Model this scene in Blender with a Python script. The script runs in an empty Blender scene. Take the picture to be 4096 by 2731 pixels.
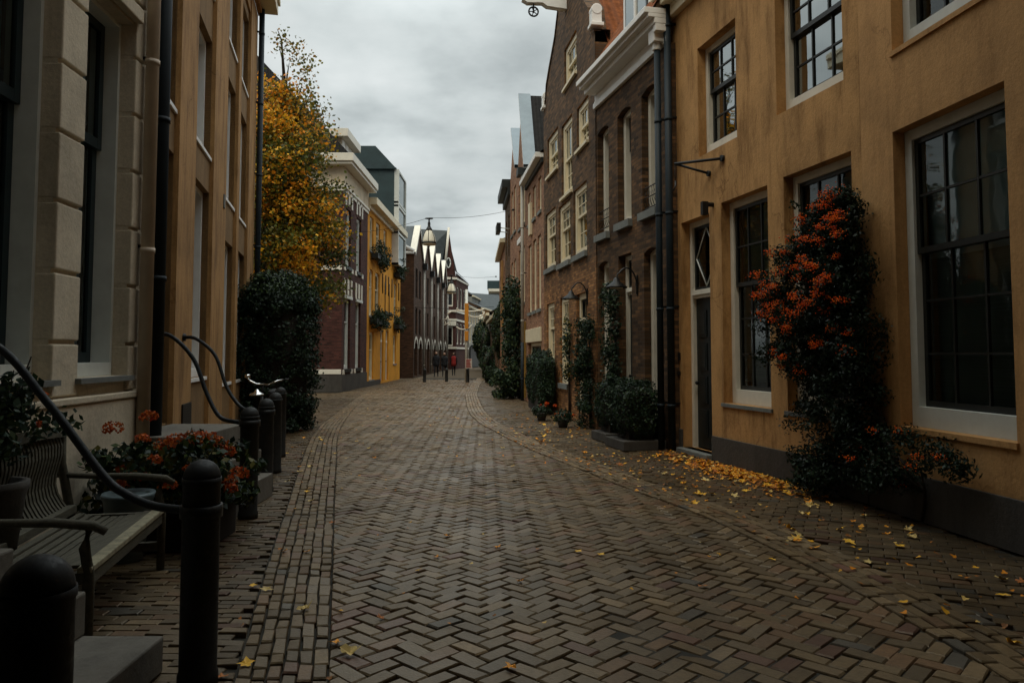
import bpy, math, random
import numpy as np
from mathutils import Vector
random.seed(7); rng=np.random.default_rng(7)
S=bpy.context.scene; COL=S.collection
R=math.radians
# ------------------------------------------------------------------ materials
MATS={}
def nt(name):
    m=bpy.data.materials.new(name); m.use_nodes=True; n=m.node_tree.nodes; n.clear()
    o=n.new('ShaderNodeOutputMaterial'); p=n.new('ShaderNodeBsdfPrincipled')
    m.node_tree.links.new(p.outputs[0],o.inputs[0]); MATS[name]=m
    return m,n,m.node_tree.links,p
def ramp(n,l,src,stops):
    r=n.new('ShaderNodeValToRGB'); e=r.color_ramp.elements
    while len(e)<len(stops): e.new(.5)
    for el,(p,c) in zip(e,stops):
        el.position=p; el.color=(c[0],c[1],c[2],1) if not isinstance(c,(int,float)) else (c,c,c,1)
    l.new(src,r.inputs[0]); return r.outputs[0]
def noise(n,l,vec,scale,detail=5,rough=.6,stretch=None):
    if stretch:
        mp=n.new('ShaderNodeMapping'); mp.inputs['Scale'].default_value=stretch; l.new(vec,mp.inputs[0]); vec=mp.outputs[0]
    t=n.new('ShaderNodeTexNoise'); t.inputs['Scale'].default_value=scale; t.inputs['Detail'].default_value=detail
    t.inputs['Roughness'].default_value=rough; l.new(vec,t.inputs[0]); return t.outputs['Fac']
def mul(n,l,a,b,fac=1,mode='MULTIPLY'):
    m=n.new('ShaderNodeMix'); m.data_type='RGBA'; m.blend_type=mode; m.inputs[0].default_value=fac
    for v,i in ((a,6),(b,7)):
        if isinstance(v,tuple): m.inputs[i].default_value=(v[0],v[1],v[2],1)
        else: l.new(v,m.inputs[i])
    return m.outputs[2]
def bump(n,l,p,h,strength=.3,dist=.01):
    b=n.new('ShaderNodeBump'); b.inputs['Strength'].default_value=strength; b.inputs['Distance'].default_value=dist
    l.new(h,b.inputs['Height']); l.new(b.outputs[0],p.inputs['Normal'])
def M(name,col,rough=.6,var=.25,scale=6,bmp=.1,metal=0,stretch=None,spec=.4,fine=60):
    """painted / stone / metal surface with blotchy natural variation"""
    m,n,l,p=nt(name); tc=n.new('ShaderNodeTexCoord').outputs['Object']
    a=noise(n,l,tc,scale,6,.65,stretch); c=ramp(n,l,a,[(.25,tuple(x*(1-var) for x in col)),(.75,tuple(min(1,x*(1+var)) for x in col))])
    l.new(c,p.inputs['Base Color']); p.inputs['Roughness'].default_value=rough; p.inputs['Metallic'].default_value=metal
    p.inputs['Specular IOR Level'].default_value=spec
    if bmp: bump(n,l,p,noise(n,l,tc,fine,4),bmp,.006)
    return m
def plaster(name,col,dark,rough=.85,stain=.5,seed=0):
    m,n,l,p=nt(name); tc=n.new('ShaderNodeTexCoord').outputs['Object']
    mp=n.new('ShaderNodeMapping'); mp.inputs['Location'].default_value=(seed,seed*2,seed); l.new(tc,mp.inputs[0]); tc=mp.outputs[0]
    a=noise(n,l,tc,1.1,9,.68); base=ramp(n,l,a,[(.3,tuple(x*.72 for x in col)),(.52,col),(.72,tuple(x*1.12 for x in col))])
    st=noise(n,l,tc,2.3,8,.7,(1.6,1.6,.35)); sm=ramp(n,l,st,[(.48,(1,1,1)),(.68,dark)])
    c=mul(n,l,base,sm,stain)
    bl=noise(n,l,tc,1.7,10,.75); bm=ramp(n,l,bl,[(.58,(1,1,1)),(.74,(.55,.5,.44))])
    c=mul(n,l,c,bm,stain)
    fi=noise(n,l,tc,35,5,.7); c=mul(n,l,c,ramp(n,l,fi,[(.3,.82),(.7,1.1)]),.8)
    sk_=noise(n,l,tc,5,6,.7,(1.6,1.6,.09)); c=mul(n,l,c,ramp(n,l,sk_,[(.54,(1,1,1)),(.72,(.55,.5,.45))]),stain*.8)
    wv=n.new('ShaderNodeVectorMath'); wv.operation='MULTIPLY_ADD'; nz=n.new('ShaderNodeTexNoise'); nz.inputs['Scale'].default_value=2.2; nz.inputs['Detail'].default_value=6; l.new(tc,nz.inputs[0]); l.new(nz.outputs['Color'],wv.inputs[0]); wv.inputs[1].default_value=(.7,.7,.7); l.new(tc,wv.inputs[2])
    vo=n.new('ShaderNodeTexVoronoi'); vo.feature='DISTANCE_TO_EDGE'; vo.inputs['Scale'].default_value=.55; l.new(wv.outputs[0],vo.inputs[0])
    cr=ramp(n,l,vo.outputs['Distance'],[(0,(.45,.4,.36)),(.006,(1,1,1))]); cm=n.new('ShaderNodeMath'); cm.operation='MULTIPLY'; l.new(ramp(n,l,noise(n,l,tc,.9,3),[(.5,0.0),(.6,1.0)]),cm.inputs[0]); cm.inputs[1].default_value=stain
    mx_=n.new('ShaderNodeMix'); mx_.data_type='RGBA'; mx_.blend_type='MULTIPLY'; l.new(cm.outputs[0],mx_.inputs[0]); l.new(c,mx_.inputs[6]); l.new(cr,mx_.inputs[7]); c=mx_.outputs[2]
    l.new(c,p.inputs['Base Color']); p.inputs['Roughness'].default_value=rough; p.inputs['Specular IOR Level'].default_value=.25
    h=n.new('ShaderNodeMath'); h.operation='ADD'; l.new(noise(n,l,tc,18,8,.7),h.inputs[0]); l.new(noise(n,l,tc,3,4),h.inputs[1])
    bump(n,l,p,h.outputs[0],.35,.02)
    return m
def brick(name,cols,mortar,var=.5,split=None,w=.21,h=.065):
    """brick courses over the (along wall, height) uv of a facade, each brick its own tone"""
    m,n,l,p=nt(name); uv=n.new('ShaderNodeUVMap').outputs[0]
    t=n.new('ShaderNodeTexBrick'); l.new(uv,t.inputs[0]); t.inputs['Scale'].default_value=1
    t.inputs['Brick Width'].default_value=w; t.inputs['Row Height'].default_value=h; t.inputs['Mortar Size'].default_value=.006
    t.inputs['Mortar Smooth'].default_value=.3; t.inputs['Bias'].default_value=0
    t.inputs['Color1'].default_value=(0,0,0,1); t.inputs['Color2'].default_value=(1,1,1,1); t.inputs['Mortar'].default_value=(.5,.5,.5,1)
    c=ramp(n,l,t.outputs['Color'],[(0,cols[0]),(.45,cols[1]),(.8,cols[2]),(1,tuple(x*.6 for x in cols[0]))])
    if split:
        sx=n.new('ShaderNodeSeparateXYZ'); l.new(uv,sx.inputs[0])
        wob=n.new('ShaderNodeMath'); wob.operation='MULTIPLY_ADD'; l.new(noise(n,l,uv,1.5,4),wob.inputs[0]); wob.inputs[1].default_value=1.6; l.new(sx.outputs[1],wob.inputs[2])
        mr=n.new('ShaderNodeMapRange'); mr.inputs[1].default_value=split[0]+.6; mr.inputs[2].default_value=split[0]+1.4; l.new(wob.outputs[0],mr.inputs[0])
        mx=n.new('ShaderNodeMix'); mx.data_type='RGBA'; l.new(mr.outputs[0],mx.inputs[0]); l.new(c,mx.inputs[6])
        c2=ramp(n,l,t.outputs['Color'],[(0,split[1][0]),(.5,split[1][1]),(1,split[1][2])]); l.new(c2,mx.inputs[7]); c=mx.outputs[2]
    big=noise(n,l,uv,.9,7,.7); c=mul(n,l,c,ramp(n,l,big,[(.3,1-var),(.7,1+var*.5)]),1)
    fm=n.new('ShaderNodeMix'); fm.data_type='RGBA'; l.new(t.outputs['Fac'],fm.inputs[0]); l.new(c,fm.inputs[6]); fm.inputs[7].default_value=(*mortar,1)
    l.new(fm.outputs[2],p.inputs['Base Color']); p.inputs['Roughness'].default_value=.85; p.inputs['Specular IOR Level'].default_value=.25
    iv=n.new('ShaderNodeMath'); iv.operation='MULTIPLY_ADD'; l.new(t.outputs['Fac'],iv.inputs[0]); iv.inputs[1].default_value=-1; l.new(noise(n,l,uv,25,4),iv.inputs[2])
    bump(n,l,p,iv.outputs[0],.6,.012)
    return m
def tiles(name,c0,c1):
    m,n,l,p=nt(name); uv=n.new('ShaderNodeUVMap').outputs[0]
    w=n.new('ShaderNodeTexWave'); w.wave_type='BANDS'; w.bands_direction='Y'; w.wave_profile='SAW'; w.inputs['Scale'].default_value=.9; l.new(uv,w.inputs[0])
    w2=n.new('ShaderNodeTexWave'); w2.wave_type='BANDS'; w2.bands_direction='X'; w2.inputs['Scale'].default_value=1.25; l.new(uv,w2.inputs[0])
    a=noise(n,l,uv,5,6,.7); c=ramp(n,l,a,[(.3,c0),(.7,c1)]); l.new(c,p.inputs['Base Color']); p.inputs['Roughness'].default_value=.9; p.inputs['Specular IOR Level'].default_value=.12
    ad=n.new('ShaderNodeMath'); l.new(w.outputs['Fac'],ad.inputs[0]); l.new(w2.outputs['Fac'],ad.inputs[1]); bump(n,l,p,ad.outputs[0],1,.06)
    return m
def attr(name,rough=.6,transl=0,spec=.3,nscale=0,bmp=0,gain=.3):
    """colour carried per brick / per leaf"""
    m,n,l,p=nt(name); a=n.new('ShaderNodeAttribute'); a.attribute_name='Col'; c=a.outputs['Color']
    if nscale:
        tc=n.new('ShaderNodeTexCoord').outputs['Object']
        c=mul(n,l,c,ramp(n,l,noise(n,l,tc,nscale,8,.7),[(.3,1-gain),(.7,1+gain)]),1)
        c=mul(n,l,c,ramp(n,l,noise(n,l,tc,.55,6,.65),[(.35,.72),(.65,1.2)]),1)
        l.new(ramp(n,l,noise(n,l,tc,.8,6,.6),[(.3,rough-.14),(.7,rough+.16)]),p.inputs['Roughness'])
        if bmp: bump(n,l,p,noise(n,l,tc,nscale*2.5,5),bmp,.006); p.inputs['Specular Tint'].default_value=(1,.80,.54,1)
    else: p.inputs['Roughness'].default_value=rough
    l.new(c,p.inputs['Base Color']); p.inputs['Specular IOR Level'].default_value=spec
    if transl:
        o=[x for x in n if x.type=='OUTPUT_MATERIAL'][0]; t=n.new('ShaderNodeBsdfTranslucent'); l.new(c,t.inputs[0])
        mx=n.new('ShaderNodeMixShader'); mx.inputs[0].default_value=transl; l.new(p.outputs[0],mx.inputs[1]); l.new(t.outputs[0],mx.inputs[2]); l.new(mx.outputs[0],o.inputs[0])
    return m
def glass(name,tint,ior=2.3):
    m=bpy.data.materials.new(name); m.use_nodes=True; n=m.node_tree.nodes; n.clear(); l=m.node_tree.links
    o=n.new('ShaderNodeOutputMaterial'); g=n.new('ShaderNodeBsdfGlossy'); g.inputs['Roughness'].default_value=.02; g.inputs[0].default_value=(.9,.95,.95,1)
    t=n.new('ShaderNodeBsdfTransparent'); t.inputs[0].default_value=(*tint,1); f=n.new('ShaderNodeFresnel'); f.inputs[0].default_value=ior
    tc=n.new('ShaderNodeTexCoord').outputs['Object']; b=n.new('ShaderNodeBump'); b.inputs['Strength'].default_value=.05; b.inputs['Distance'].default_value=.05
    l.new(noise(n,l,tc,1.6,2),b.inputs['Height']); l.new(b.outputs[0],g.inputs['Normal'])
    mx=n.new('ShaderNodeMixShader'); l.new(f.outputs[0],mx.inputs[0]); l.new(t.outputs[0],mx.inputs[1]); l.new(g.outputs[0],mx.inputs[2]); l.new(mx.outputs[0],o.inputs[0])
    MATS[name]=m; return m
m_or=plaster('ochre plaster',(.53,.295,.115),(.42,.37,.30),stain=.85,seed=3)
m_or2=plaster('ochre plaster smooth',(.54,.30,.12),(.55,.5,.44),stain=.55,seed=9)
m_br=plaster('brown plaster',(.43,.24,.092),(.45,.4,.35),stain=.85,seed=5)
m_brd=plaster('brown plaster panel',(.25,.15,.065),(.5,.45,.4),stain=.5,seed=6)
m_bg=plaster('beige stone paint',(.64,.555,.42),(.7,.66,.6),stain=.3,seed=1)
m_yel=plaster('yellow paint',(.66,.29,.025),(.6,.5,.4),stain=.35,seed=2)
m_pl=plaster('grey plinth',(.075,.068,.06),(.5,.5,.5),stain=.5,seed=8)
m_cream=plaster('cream render',(.62,.52,.38),(.7,.66,.6),stain=.3,seed=4)
m_conc=plaster('pavement stone',(.17,.155,.13),(.5,.5,.5),stain=.5,seed=12)
m_grr2=plaster('dull white render',(.36,.34,.29),(.6,.6,.6),stain=.6,seed=17)
m_grr=plaster('grey render',(.22,.22,.2),(.6,.6,.6),stain=.5,seed=14)
m_bk3=brick('dark brown brick',[(.052,.030,.015),(.10,.053,.024),(.17,.088,.038)],(.05,.038,.026))
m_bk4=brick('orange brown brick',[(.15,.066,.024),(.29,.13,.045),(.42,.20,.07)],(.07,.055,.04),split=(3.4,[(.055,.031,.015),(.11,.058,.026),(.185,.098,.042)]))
m_bk5=brick('salmon brick',[(.24,.11,.06),(.33,.165,.09),(.40,.21,.12)],(.2,.14,.1),var=.35)
m_bkL=brick('wine red brick',[(.05,.018,.014),(.075,.025,.02),(.10,.036,.026)],(.05,.03,.025),var=.4)
m_bkZ=brick('rust red brick',[(.055,.028,.016),(.082,.04,.022),(.11,.055,.03)],(.05,.036,.024),var=.3)
m_tile=tiles('orange pantile',(.10,.035,.015),(.30,.10,.035))
m_tiled=tiles('dark pantile',(.010,.010,.010),(.028,.026,.024))
m_slate=M('roof slate',(.035,.045,.048),.6,.35,3)
m_wh=M('white paint',(.72,.68,.58),.5,.12,4)
m_whc=M('cream paint',(.70,.61,.43),.5,.12,4)
m_whg=M('grey white paint',(.60,.62,.58),.5,.12,4)
m_dk=M('dark green paint',(.009,.013,.013),.5,.3,5,.05)
m_mun=M('black sash paint',(.014,.016,.015),.4,.3,5,.05)
m_teal=M('teal sash paint',(.012,.024,.028),.35,.3,5,.05)
m_stone=M('blue stone sill',(.16,.17,.16),.7,.3,5)
m_iron=M('black iron',(.012,.013,.013),.45,.4,20,.2,.3)
m_rail=M('dark railing steel',(.006,.009,.011),.6,.35,15,.1,.0,spec=.25)
m_zinc=M('zinc',(.20,.25,.29),.5,.15,3,.1,.15)
m_pipe=M('blue grey downpipe',(.010,.018,.025),.55,.3,4,.1,spec=.25)
m_pipeb=M('beige downpipe',(.52,.43,.33),.55,.15,4,.1)
m_pipeg=M('pale downpipe',(.36,.34,.30),.55,.2,4,.1)
def worn(name,col,rust,lo=.6):
    m,n,l,p=nt(name); tc=n.new('ShaderNodeTexCoord').outputs['Object']; a=noise(n,l,tc,9,8,.75); b=noise(n,l,tc,34,5,.7)
    c=ramp(n,l,a,[(.3,tuple(x*.6 for x in col)),(lo-.02,tuple(x*1.3 for x in col)),(lo+.03,rust),(.9,tuple(x*.5 for x in rust))]); c=mul(n,l,c,ramp(n,l,b,[(.3,.6),(.7,1.35)]),1)
    l.new(c,p.inputs['Base Color']); l.new(ramp(n,l,b,[(.3,.4),(.7,.8)]),p.inputs['Roughness']); p.inputs['Specular IOR Level'].default_value=.3; bump(n,l,p,b,.3,.004); return m
m_bold=M('bollard paint old',(.014,.015,.015),.55,.4,9,.25)
m_boll=worn('chipped bollard paint',(.016,.017,.017),(.055,.035,.022),.62); m_rail=worn('chipped railing paint',(.007,.010,.012),(.04,.022,.014),.63)
m_tealm=M('teal cladding',(.022,.045,.05),.55,.25,2)
m_int=M('dim interior',(.05,.045,.04),.9,.2,2,0)
m_wood=M('weathered oak',(.075,.068,.046),.8,.45,4,.5,stretch=(8,1,8))
m_lich=M('lichen covered oak',(.26,.235,.155),.85,.5,16,.5)
m_soil=M('soil',(.02,.014,.01),.9,.3,10)
m_ground=M('earth joint',(.028,.024,.016),.9,.4,6,.3)
m_wht=M('bright white trim',(.80,.79,.76),.5,.08,4)
m_curt=M('net curtain',(.60,.58,.52),.9,.12,6,0,stretch=(14,14,.3))
m_blind=M('slatted blind',(.16,.22,.22),.8,.5,3,0,stretch=(.2,.2,55))
m_blueb=M('blue grey blind',(.42,.58,.64),.8,.25,1,0)
m_trunk=M('bark',(.04,.03,.022),.9,.4,10,.6)
m_lampg=M('frosted lamp glass',(.72,.68,.55),.3,.15,3,0)
m_chr=M('chrome',(.7,.7,.7),.15,.1,3,0,1)
m_rub=M('rubber',(.012,.012,.012),.8,.2,3,0)
m_pot=M('pale blue pot',(.12,.16,.17),.5,.25,4,.1)
m_org=M('orange banner cloth',(.55,.22,.02),.8,.15,3,0)
m_redp=M('red print',(.35,.06,.05),.7,.1,3,0)
m_signw=M('sign board',(.50,.44,.40),.6,.15,3,0)
m_skin=M('skin',(.35,.2,.14),.6,.1,3,0)
m_coat=M('dark coat cloth',(.012,.013,.016),.9,.3,6,0)
m_red=M('red coat cloth',(.25,.018,.015),.9,.2,6,0)
m_deco=M('white light garland',(.65,.6,.5),.5,.1,3,0)
m_glass=glass('window glass',(.45,.52,.52),4.8); m_glassd=glass('dark window glass',(.78,.84,.86),1.55)
m_leaf=attr('foliage',.5,.15,.22); m_tree=attr('autumn leaf',.5,.32,.2); m_flow=attr('petals',.6,.25,.2); m_pav=attr('paving brick',.43,0,.6,28,.5)
m_berry=attr('berry skin',.55,0,.12)
m_fl=attr('dry leaf',.6,.15,.25)
# ------------------------------------------------------------------ mesh builder
ORG={}
def origin(o):
    while o.parent: o=o.parent
    return ORG.get(o.name,Vector((0,0,0)))
class MB:
    def __init__(s): s.v=[];s.f=[];s.uv=[];s.mi=[];s.mats=[];s.sm=[];s.col=[]
    def mat(s,m):
        if m not in s.mats: s.mats.append(m)
        return s.mats.index(m)
    def face(s,pts,m,uv=None,want=None,smooth=False):
        pts=[Vector(p) for p in pts]
        if want is not None:
            nn=Vector((0,0,0))
            for i in range(1,len(pts)-1): nn+=(pts[i]-pts[0]).cross(pts[i+1]-pts[0])
            if nn.dot(Vector(want))<0:
                pts=pts[::-1]; uv=uv[::-1] if uv else None
        b=len(s.v); s.v+=[tuple(p) for p in pts]; s.f.append(tuple(range(b,b+len(pts)))); s.mi.append(s.mat(m)); s.sm.append(smooth)
        s.uv+=uv if uv else [(p.x+p.y,p.z) for p in pts]
    def boxp(s,P,a,b,m,skip=''):
        """box between two corners in the frame P(s,o,z)"""
        x0,y0,z0=a;x1,y1,z1=b
        c=Vector(P((x0+x1)/2,(y0+y1)/2,(z0+z1)/2))
        for k,q in dict(l=[(x0,y0,z0),(x0,y1,z0),(x0,y1,z1),(x0,y0,z1)],r=[(x1,y0,z0),(x1,y1,z0),(x1,y1,z1),(x1,y0,z1)],
                f=[(x0,y0,z0),(x1,y0,z0),(x1,y0,z1),(x0,y0,z1)],b=[(x0,y1,z0),(x1,y1,z0),(x1,y1,z1),(x0,y1,z1)],
                d=[(x0,y0,z0),(x1,y0,z0),(x1,y1,z0),(x0,y1,z0)],u=[(x0,y0,z1),(x1,y0,z1),(x1,y1,z1),(x0,y1,z1)]).items():
            if k in skip: continue
            pts=[Vector(P(*t)) for t in q]; fc=sum(pts,Vector())/4
            uv=[(t[0]+t[1],t[2]) for t in q] if k not in 'du' else [(t[0],t[1]) for t in q]
            s.face(pts,m,uv,fc-c)
    def box(s,a,b,m,skip=''): s.boxp(lambda x,y,z:(x,y,z),a,b,m,skip)
    def ring(s,rings,m,cap=True,smooth=True):
        b=len(s.v); n=len(rings[0]); k=s.mat(m)
        for r in rings:
            for p in r: s.v.append(tuple(p)); s.uv.append((p[0]+p[1],p[2]))
        for i in range(len(rings)-1):
            for j in range(n):
                a=b+i*n+j; c=b+i*n+(j+1)%n
                s.f.append((a,c,c+n,a+n)); s.mi.append(k); s.sm.append(smooth)
        if cap:
            s.f.append(tuple(b+j for j in range(n))[::-1]); s.mi.append(k); s.sm.append(False)
            e=b+(len(rings)-1)*n; s.f.append(tuple(e+j for j in range(n))); s.mi.append(k); s.sm.append(False)
    def tube(s,pts,r,m,n=10,cap=True):
        pts=[Vector(p) for p in pts]; rs=r if isinstance(r,(list,tuple)) else [r]*len(pts); rings=[]; up=Vector((0.0,0.02,1))
        for i,p in enumerate(pts):
            t=(pts[min(i+1,len(pts)-1)]-pts[max(i-1,0)]).normalized()
            u=t.cross(up)
            if u.length<.05: u=t.cross(Vector((1,0,0)))
            u.normalize(); w=u.cross(t)
            rings.append([p+(u*math.cos(2*math.pi*j/n)+w*math.sin(2*math.pi*j/n))*rs[i] for j in range(n)])
        s.ring(rings,m,cap)
    def lathe(s,prof,m,c=(0,0,0),n=24,axis='z'):
        rings=[]
        for r,z in prof:
            q=[]
            for j in range(n):
                a=2*math.pi*j/n; x,y=r*math.cos(a),r*math.sin(a)
                q.append((c[0]+x,c[1]+y,c[2]+z) if axis=='z' else ((c[0]+x,c[1]+z,c[2]+y) if axis=='y' else (c[0]+z,c[1]+x,c[2]+y)))
            rings.append(q)
        s.ring(rings,m,True)
    def build(s,name,parent=None,bevel=0):
        me=bpy.data.meshes.new(name); o=bpy.data.objects.new(name,me); COL.objects.link(o)
        if parent is not None: o.parent=parent
        og=origin(o) if parent is not None else Vector((0,0,0))
        me.from_pydata([(x-og.x,y-og.y,z-og.z) for x,y,z in s.v],[],s.f)
        for m in s.mats: me.materials.append(m)
        me.polygons.foreach_set('material_index',s.mi); me.polygons.foreach_set('use_smooth',s.sm)
        uvl=me.uv_layers.new(name='UVMap'); li=np.zeros(len(me.loops),dtype=np.int32); me.loops.foreach_get('vertex_index',li)
        uvl.data.foreach_set('uv',np.array(s.uv,dtype=np.float32)[li].ravel())
        if s.col:
            ca=me.color_attributes.new('Col','FLOAT_COLOR','POINT'); ca.data.foreach_set('color',np.array(s.col,dtype=np.float32).ravel())
        me.update()
        if bevel:
            b=o.modifiers.new('Bevel','BEVEL'); b.width=bevel; b.segments=2; b.limit_method='ANGLE'; b.angle_limit=R(50)
            w=o.modifiers.new('Weld','WELD'); w.merge_threshold=.0005; o.modifiers.move(1,0)
        return o
def empty(name,label,cat,loc=(0,0,0),group=None):
    o=bpy.data.objects.new(name,None); COL.objects.link(o); o.location=loc; ORG[o.name]=Vector(loc); o.empty_display_size=.2
    return tag(o,label,cat,group)
def tag(o,label,cat,group=None):
    o['label']=label;o['category']=cat
    if group:o['group']=group
    return o
def struct(o,kind='structure'): o['kind']=kind; return o
def dup(o,loc,label=None,rz=None):
    c=o.copy(); COL.objects.link(c); c.location=loc; ORG[c.name]=Vector(loc)
    if label:c['label']=label
    if rz is not None: c.rotation_euler=(0,0,rz)
    for ch in list(o.children):
        d=ch.copy(); COL.objects.link(d); d.parent=c
        for g in list(ch.children):
            e=g.copy(); COL.objects.link(e); e.parent=d
    return c
class Fac:
    """a vertical facade: s along it (away from the viewer), o outwards to the street, z up"""
    def __init__(f,A,B,side):
        f.A=A;f.L=math.hypot(B[0]-A[0],B[1]-A[1]);f.d=((B[0]-A[0])/f.L,(B[1]-A[1])/f.L)
        f.n=(-f.d[1]*side,f.d[0]*side)
    def P(f,s,o,z): return (f.A[0]+f.d[0]*s+f.n[0]*o,f.A[1]+f.d[1]*s+f.n[1]*o,z)
def wallmesh(mb,F,s0,s1,z0,top,holes,m,o=0,reveal=.2,mr=None):
    """front skin with window openings and their reveals; top is a height or a list of (s,z)"""
    prof=top if isinstance(top,list) else [(s0,top),(s1,top)]
    def zt(s):
        for (a,za),(b,zb) in zip(prof,prof[1:]):
            if a<=s<=b: return za+(zb-za)*(s-a)/max(1e-6,b-a)
        return prof[-1][1]
    br=sorted(set([s0,s1]+[x for h in holes for x in h[:2]]+[p[0] for p in prof if s0<p[0]<s1]))
    n=Vector((F.n[0],F.n[1],0))
    for a,b in zip(br,br[1:]):
        if b-a<1e-4: continue
        mid=(a+b)/2; hs=sorted([h for h in holes if h[0]<mid<h[1]],key=lambda h:h[2]); z=z0
        for h in hs:
            if h[2]-z>1e-4: mb.face([F.P(a,o,z),F.P(b,o,z),F.P(b,o,h[2]),F.P(a,o,h[2])],m,[(a,z),(b,z),(b,h[2]),(a,h[2])],n)
            z=h[3]
        mb.face([F.P(a,o,z),F.P(b,o,z),F.P(b,o,zt(b-1e-5)),F.P(a,o,zt(a+1e-5))],m,[(a,z),(b,z),(b,zt(b-1e-5)),(a,zt(a+1e-5))],n)
    mr=mr or m
    for a,b,c,d in [h[:4] for h in holes]:
        q=o-reveal
        mb.face([F.P(a,o,c),F.P(a,q,c),F.P(a,q,d),F.P(a,o,d)],mr,[(a,c),(a+reveal,c),(a+reveal,d),(a,d)],Vector(F.P(1,0,0))-Vector(F.P(0,0,0)))
        mb.face([F.P(b,o,c),F.P(b,q,c),F.P(b,q,d),F.P(b,o,d)],mr,[(b,c),(b+reveal,c),(b+reveal,d),(b,d)],Vector(F.P(0,0,0))-Vector(F.P(1,0,0)))
        mb.face([F.P(a,o,c),F.P(b,o,c),F.P(b,q,c),F.P(a,q,c)],mr,[(a,0),(b,0),(b,.2),(a,.2)],(0,0,1))
        mb.face([F.P(a,o,d),F.P(b,o,d),F.P(b,q,d),F.P(a,q,d)],mr,[(a,0),(b,0),(b,.2),(a,.2)],(0,0,-1))
def house(name,label,F,depth,z1,holes,m,reveal=.2,top=None,o=0,s0=0,s1=None,cat='building',eps=.02,z0=0):
    s1=F.L if s1 is None else s1
    root=empty(name,label,cat,F.P((s0+s1)/2,-depth/2,0))
    mb=MB(); wallmesh(mb,F,s0,s1,z0,top or z1,holes,m,o,reveal)
    a,b=s0+eps,s1-eps; zz=z1-.03
    for s in (a,b): mb.face([F.P(s,o-.01,0),F.P(s,-depth,0),F.P(s,-depth,zz),F.P(s,o-.01,zz)],m,[(0,0),(depth,0),(depth,zz),(0,zz)])
    mb.face([F.P(a,-depth,0),F.P(b,-depth,0),F.P(b,-depth,zz),F.P(a,-depth,zz)],m_int)
    zf=[z for z in (3.9 if z1>6 else 0,) if z]
    for z in zf: mb.face([F.P(a,-.6,z),F.P(b,-.6,z),F.P(b,-depth,z),F.P(a,-depth,z)],m_int)
    mb.face([F.P(a,-3.2 if depth>5 else -depth*.7,0),F.P(b,-3.2 if depth>5 else -depth*.7,0),F.P(b,-3.2 if depth>5 else -depth*.7,zz),F.P(a,-3.2 if depth>5 else -depth*.7,zz)],m_int)
    mb.build('wall',root)
    return root
def roof_pitch(root,F,depth,z1,h,m,over=.15,s0=0,s1=None,z_under=-.02):
    s1=F.L if s1 is None else s1; mb=MB(); r=-depth/2
    for oa,ob in ((over,r),(-depth,r)):
        W=math.hypot(oa-ob,h)
        mb.face([F.P(s0,oa,z1),F.P(s1,oa,z1),F.P(s1,ob,z1+h),F.P(s0,ob,z1+h)],m,[(s0,0),(s1,0),(s1,W),(s0,W)],(0,0,1))
    for s in (s0+.03,s1-.03): mb.face([F.P(s,over-.2,z1),F.P(s,-depth,z1),F.P(s,r,z1+h-.05)],m_bk3,[(0,0),(depth,0),(depth/2,h)])
    mb.face([F.P(s0,over,z1+z_under),F.P(s1,over,z1+z_under),F.P(s1,-depth,z1+z_under),F.P(s0,-depth,z1+z_under)],m_int)
    return mb.build('roof',root)
def pipe(root,F,s,o,z0,z1,r,m,name='downpipe',br=1.6):
    mb=MB(); mb.tube([F.P(s,o,z0),F.P(s,o,z1)],r,m,14)
    z=z0+.7
    while z<z1-.2:
        mb.tube([F.P(s,o,z),F.P(s,o,z+.05)],r*1.12,m,14); z+=br
    ob=mb.build(name,root)
    mb=MB(); z=z0+.75; k=0
    while z<z1-.2:
        mb.boxp(F.P,(s-.02,o-.1-r,z),(s+.02,o,z+.03),m_iron); z+=br; k+=1
    if k: mb.build('pipe_bracket',ob)
    return ob
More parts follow.
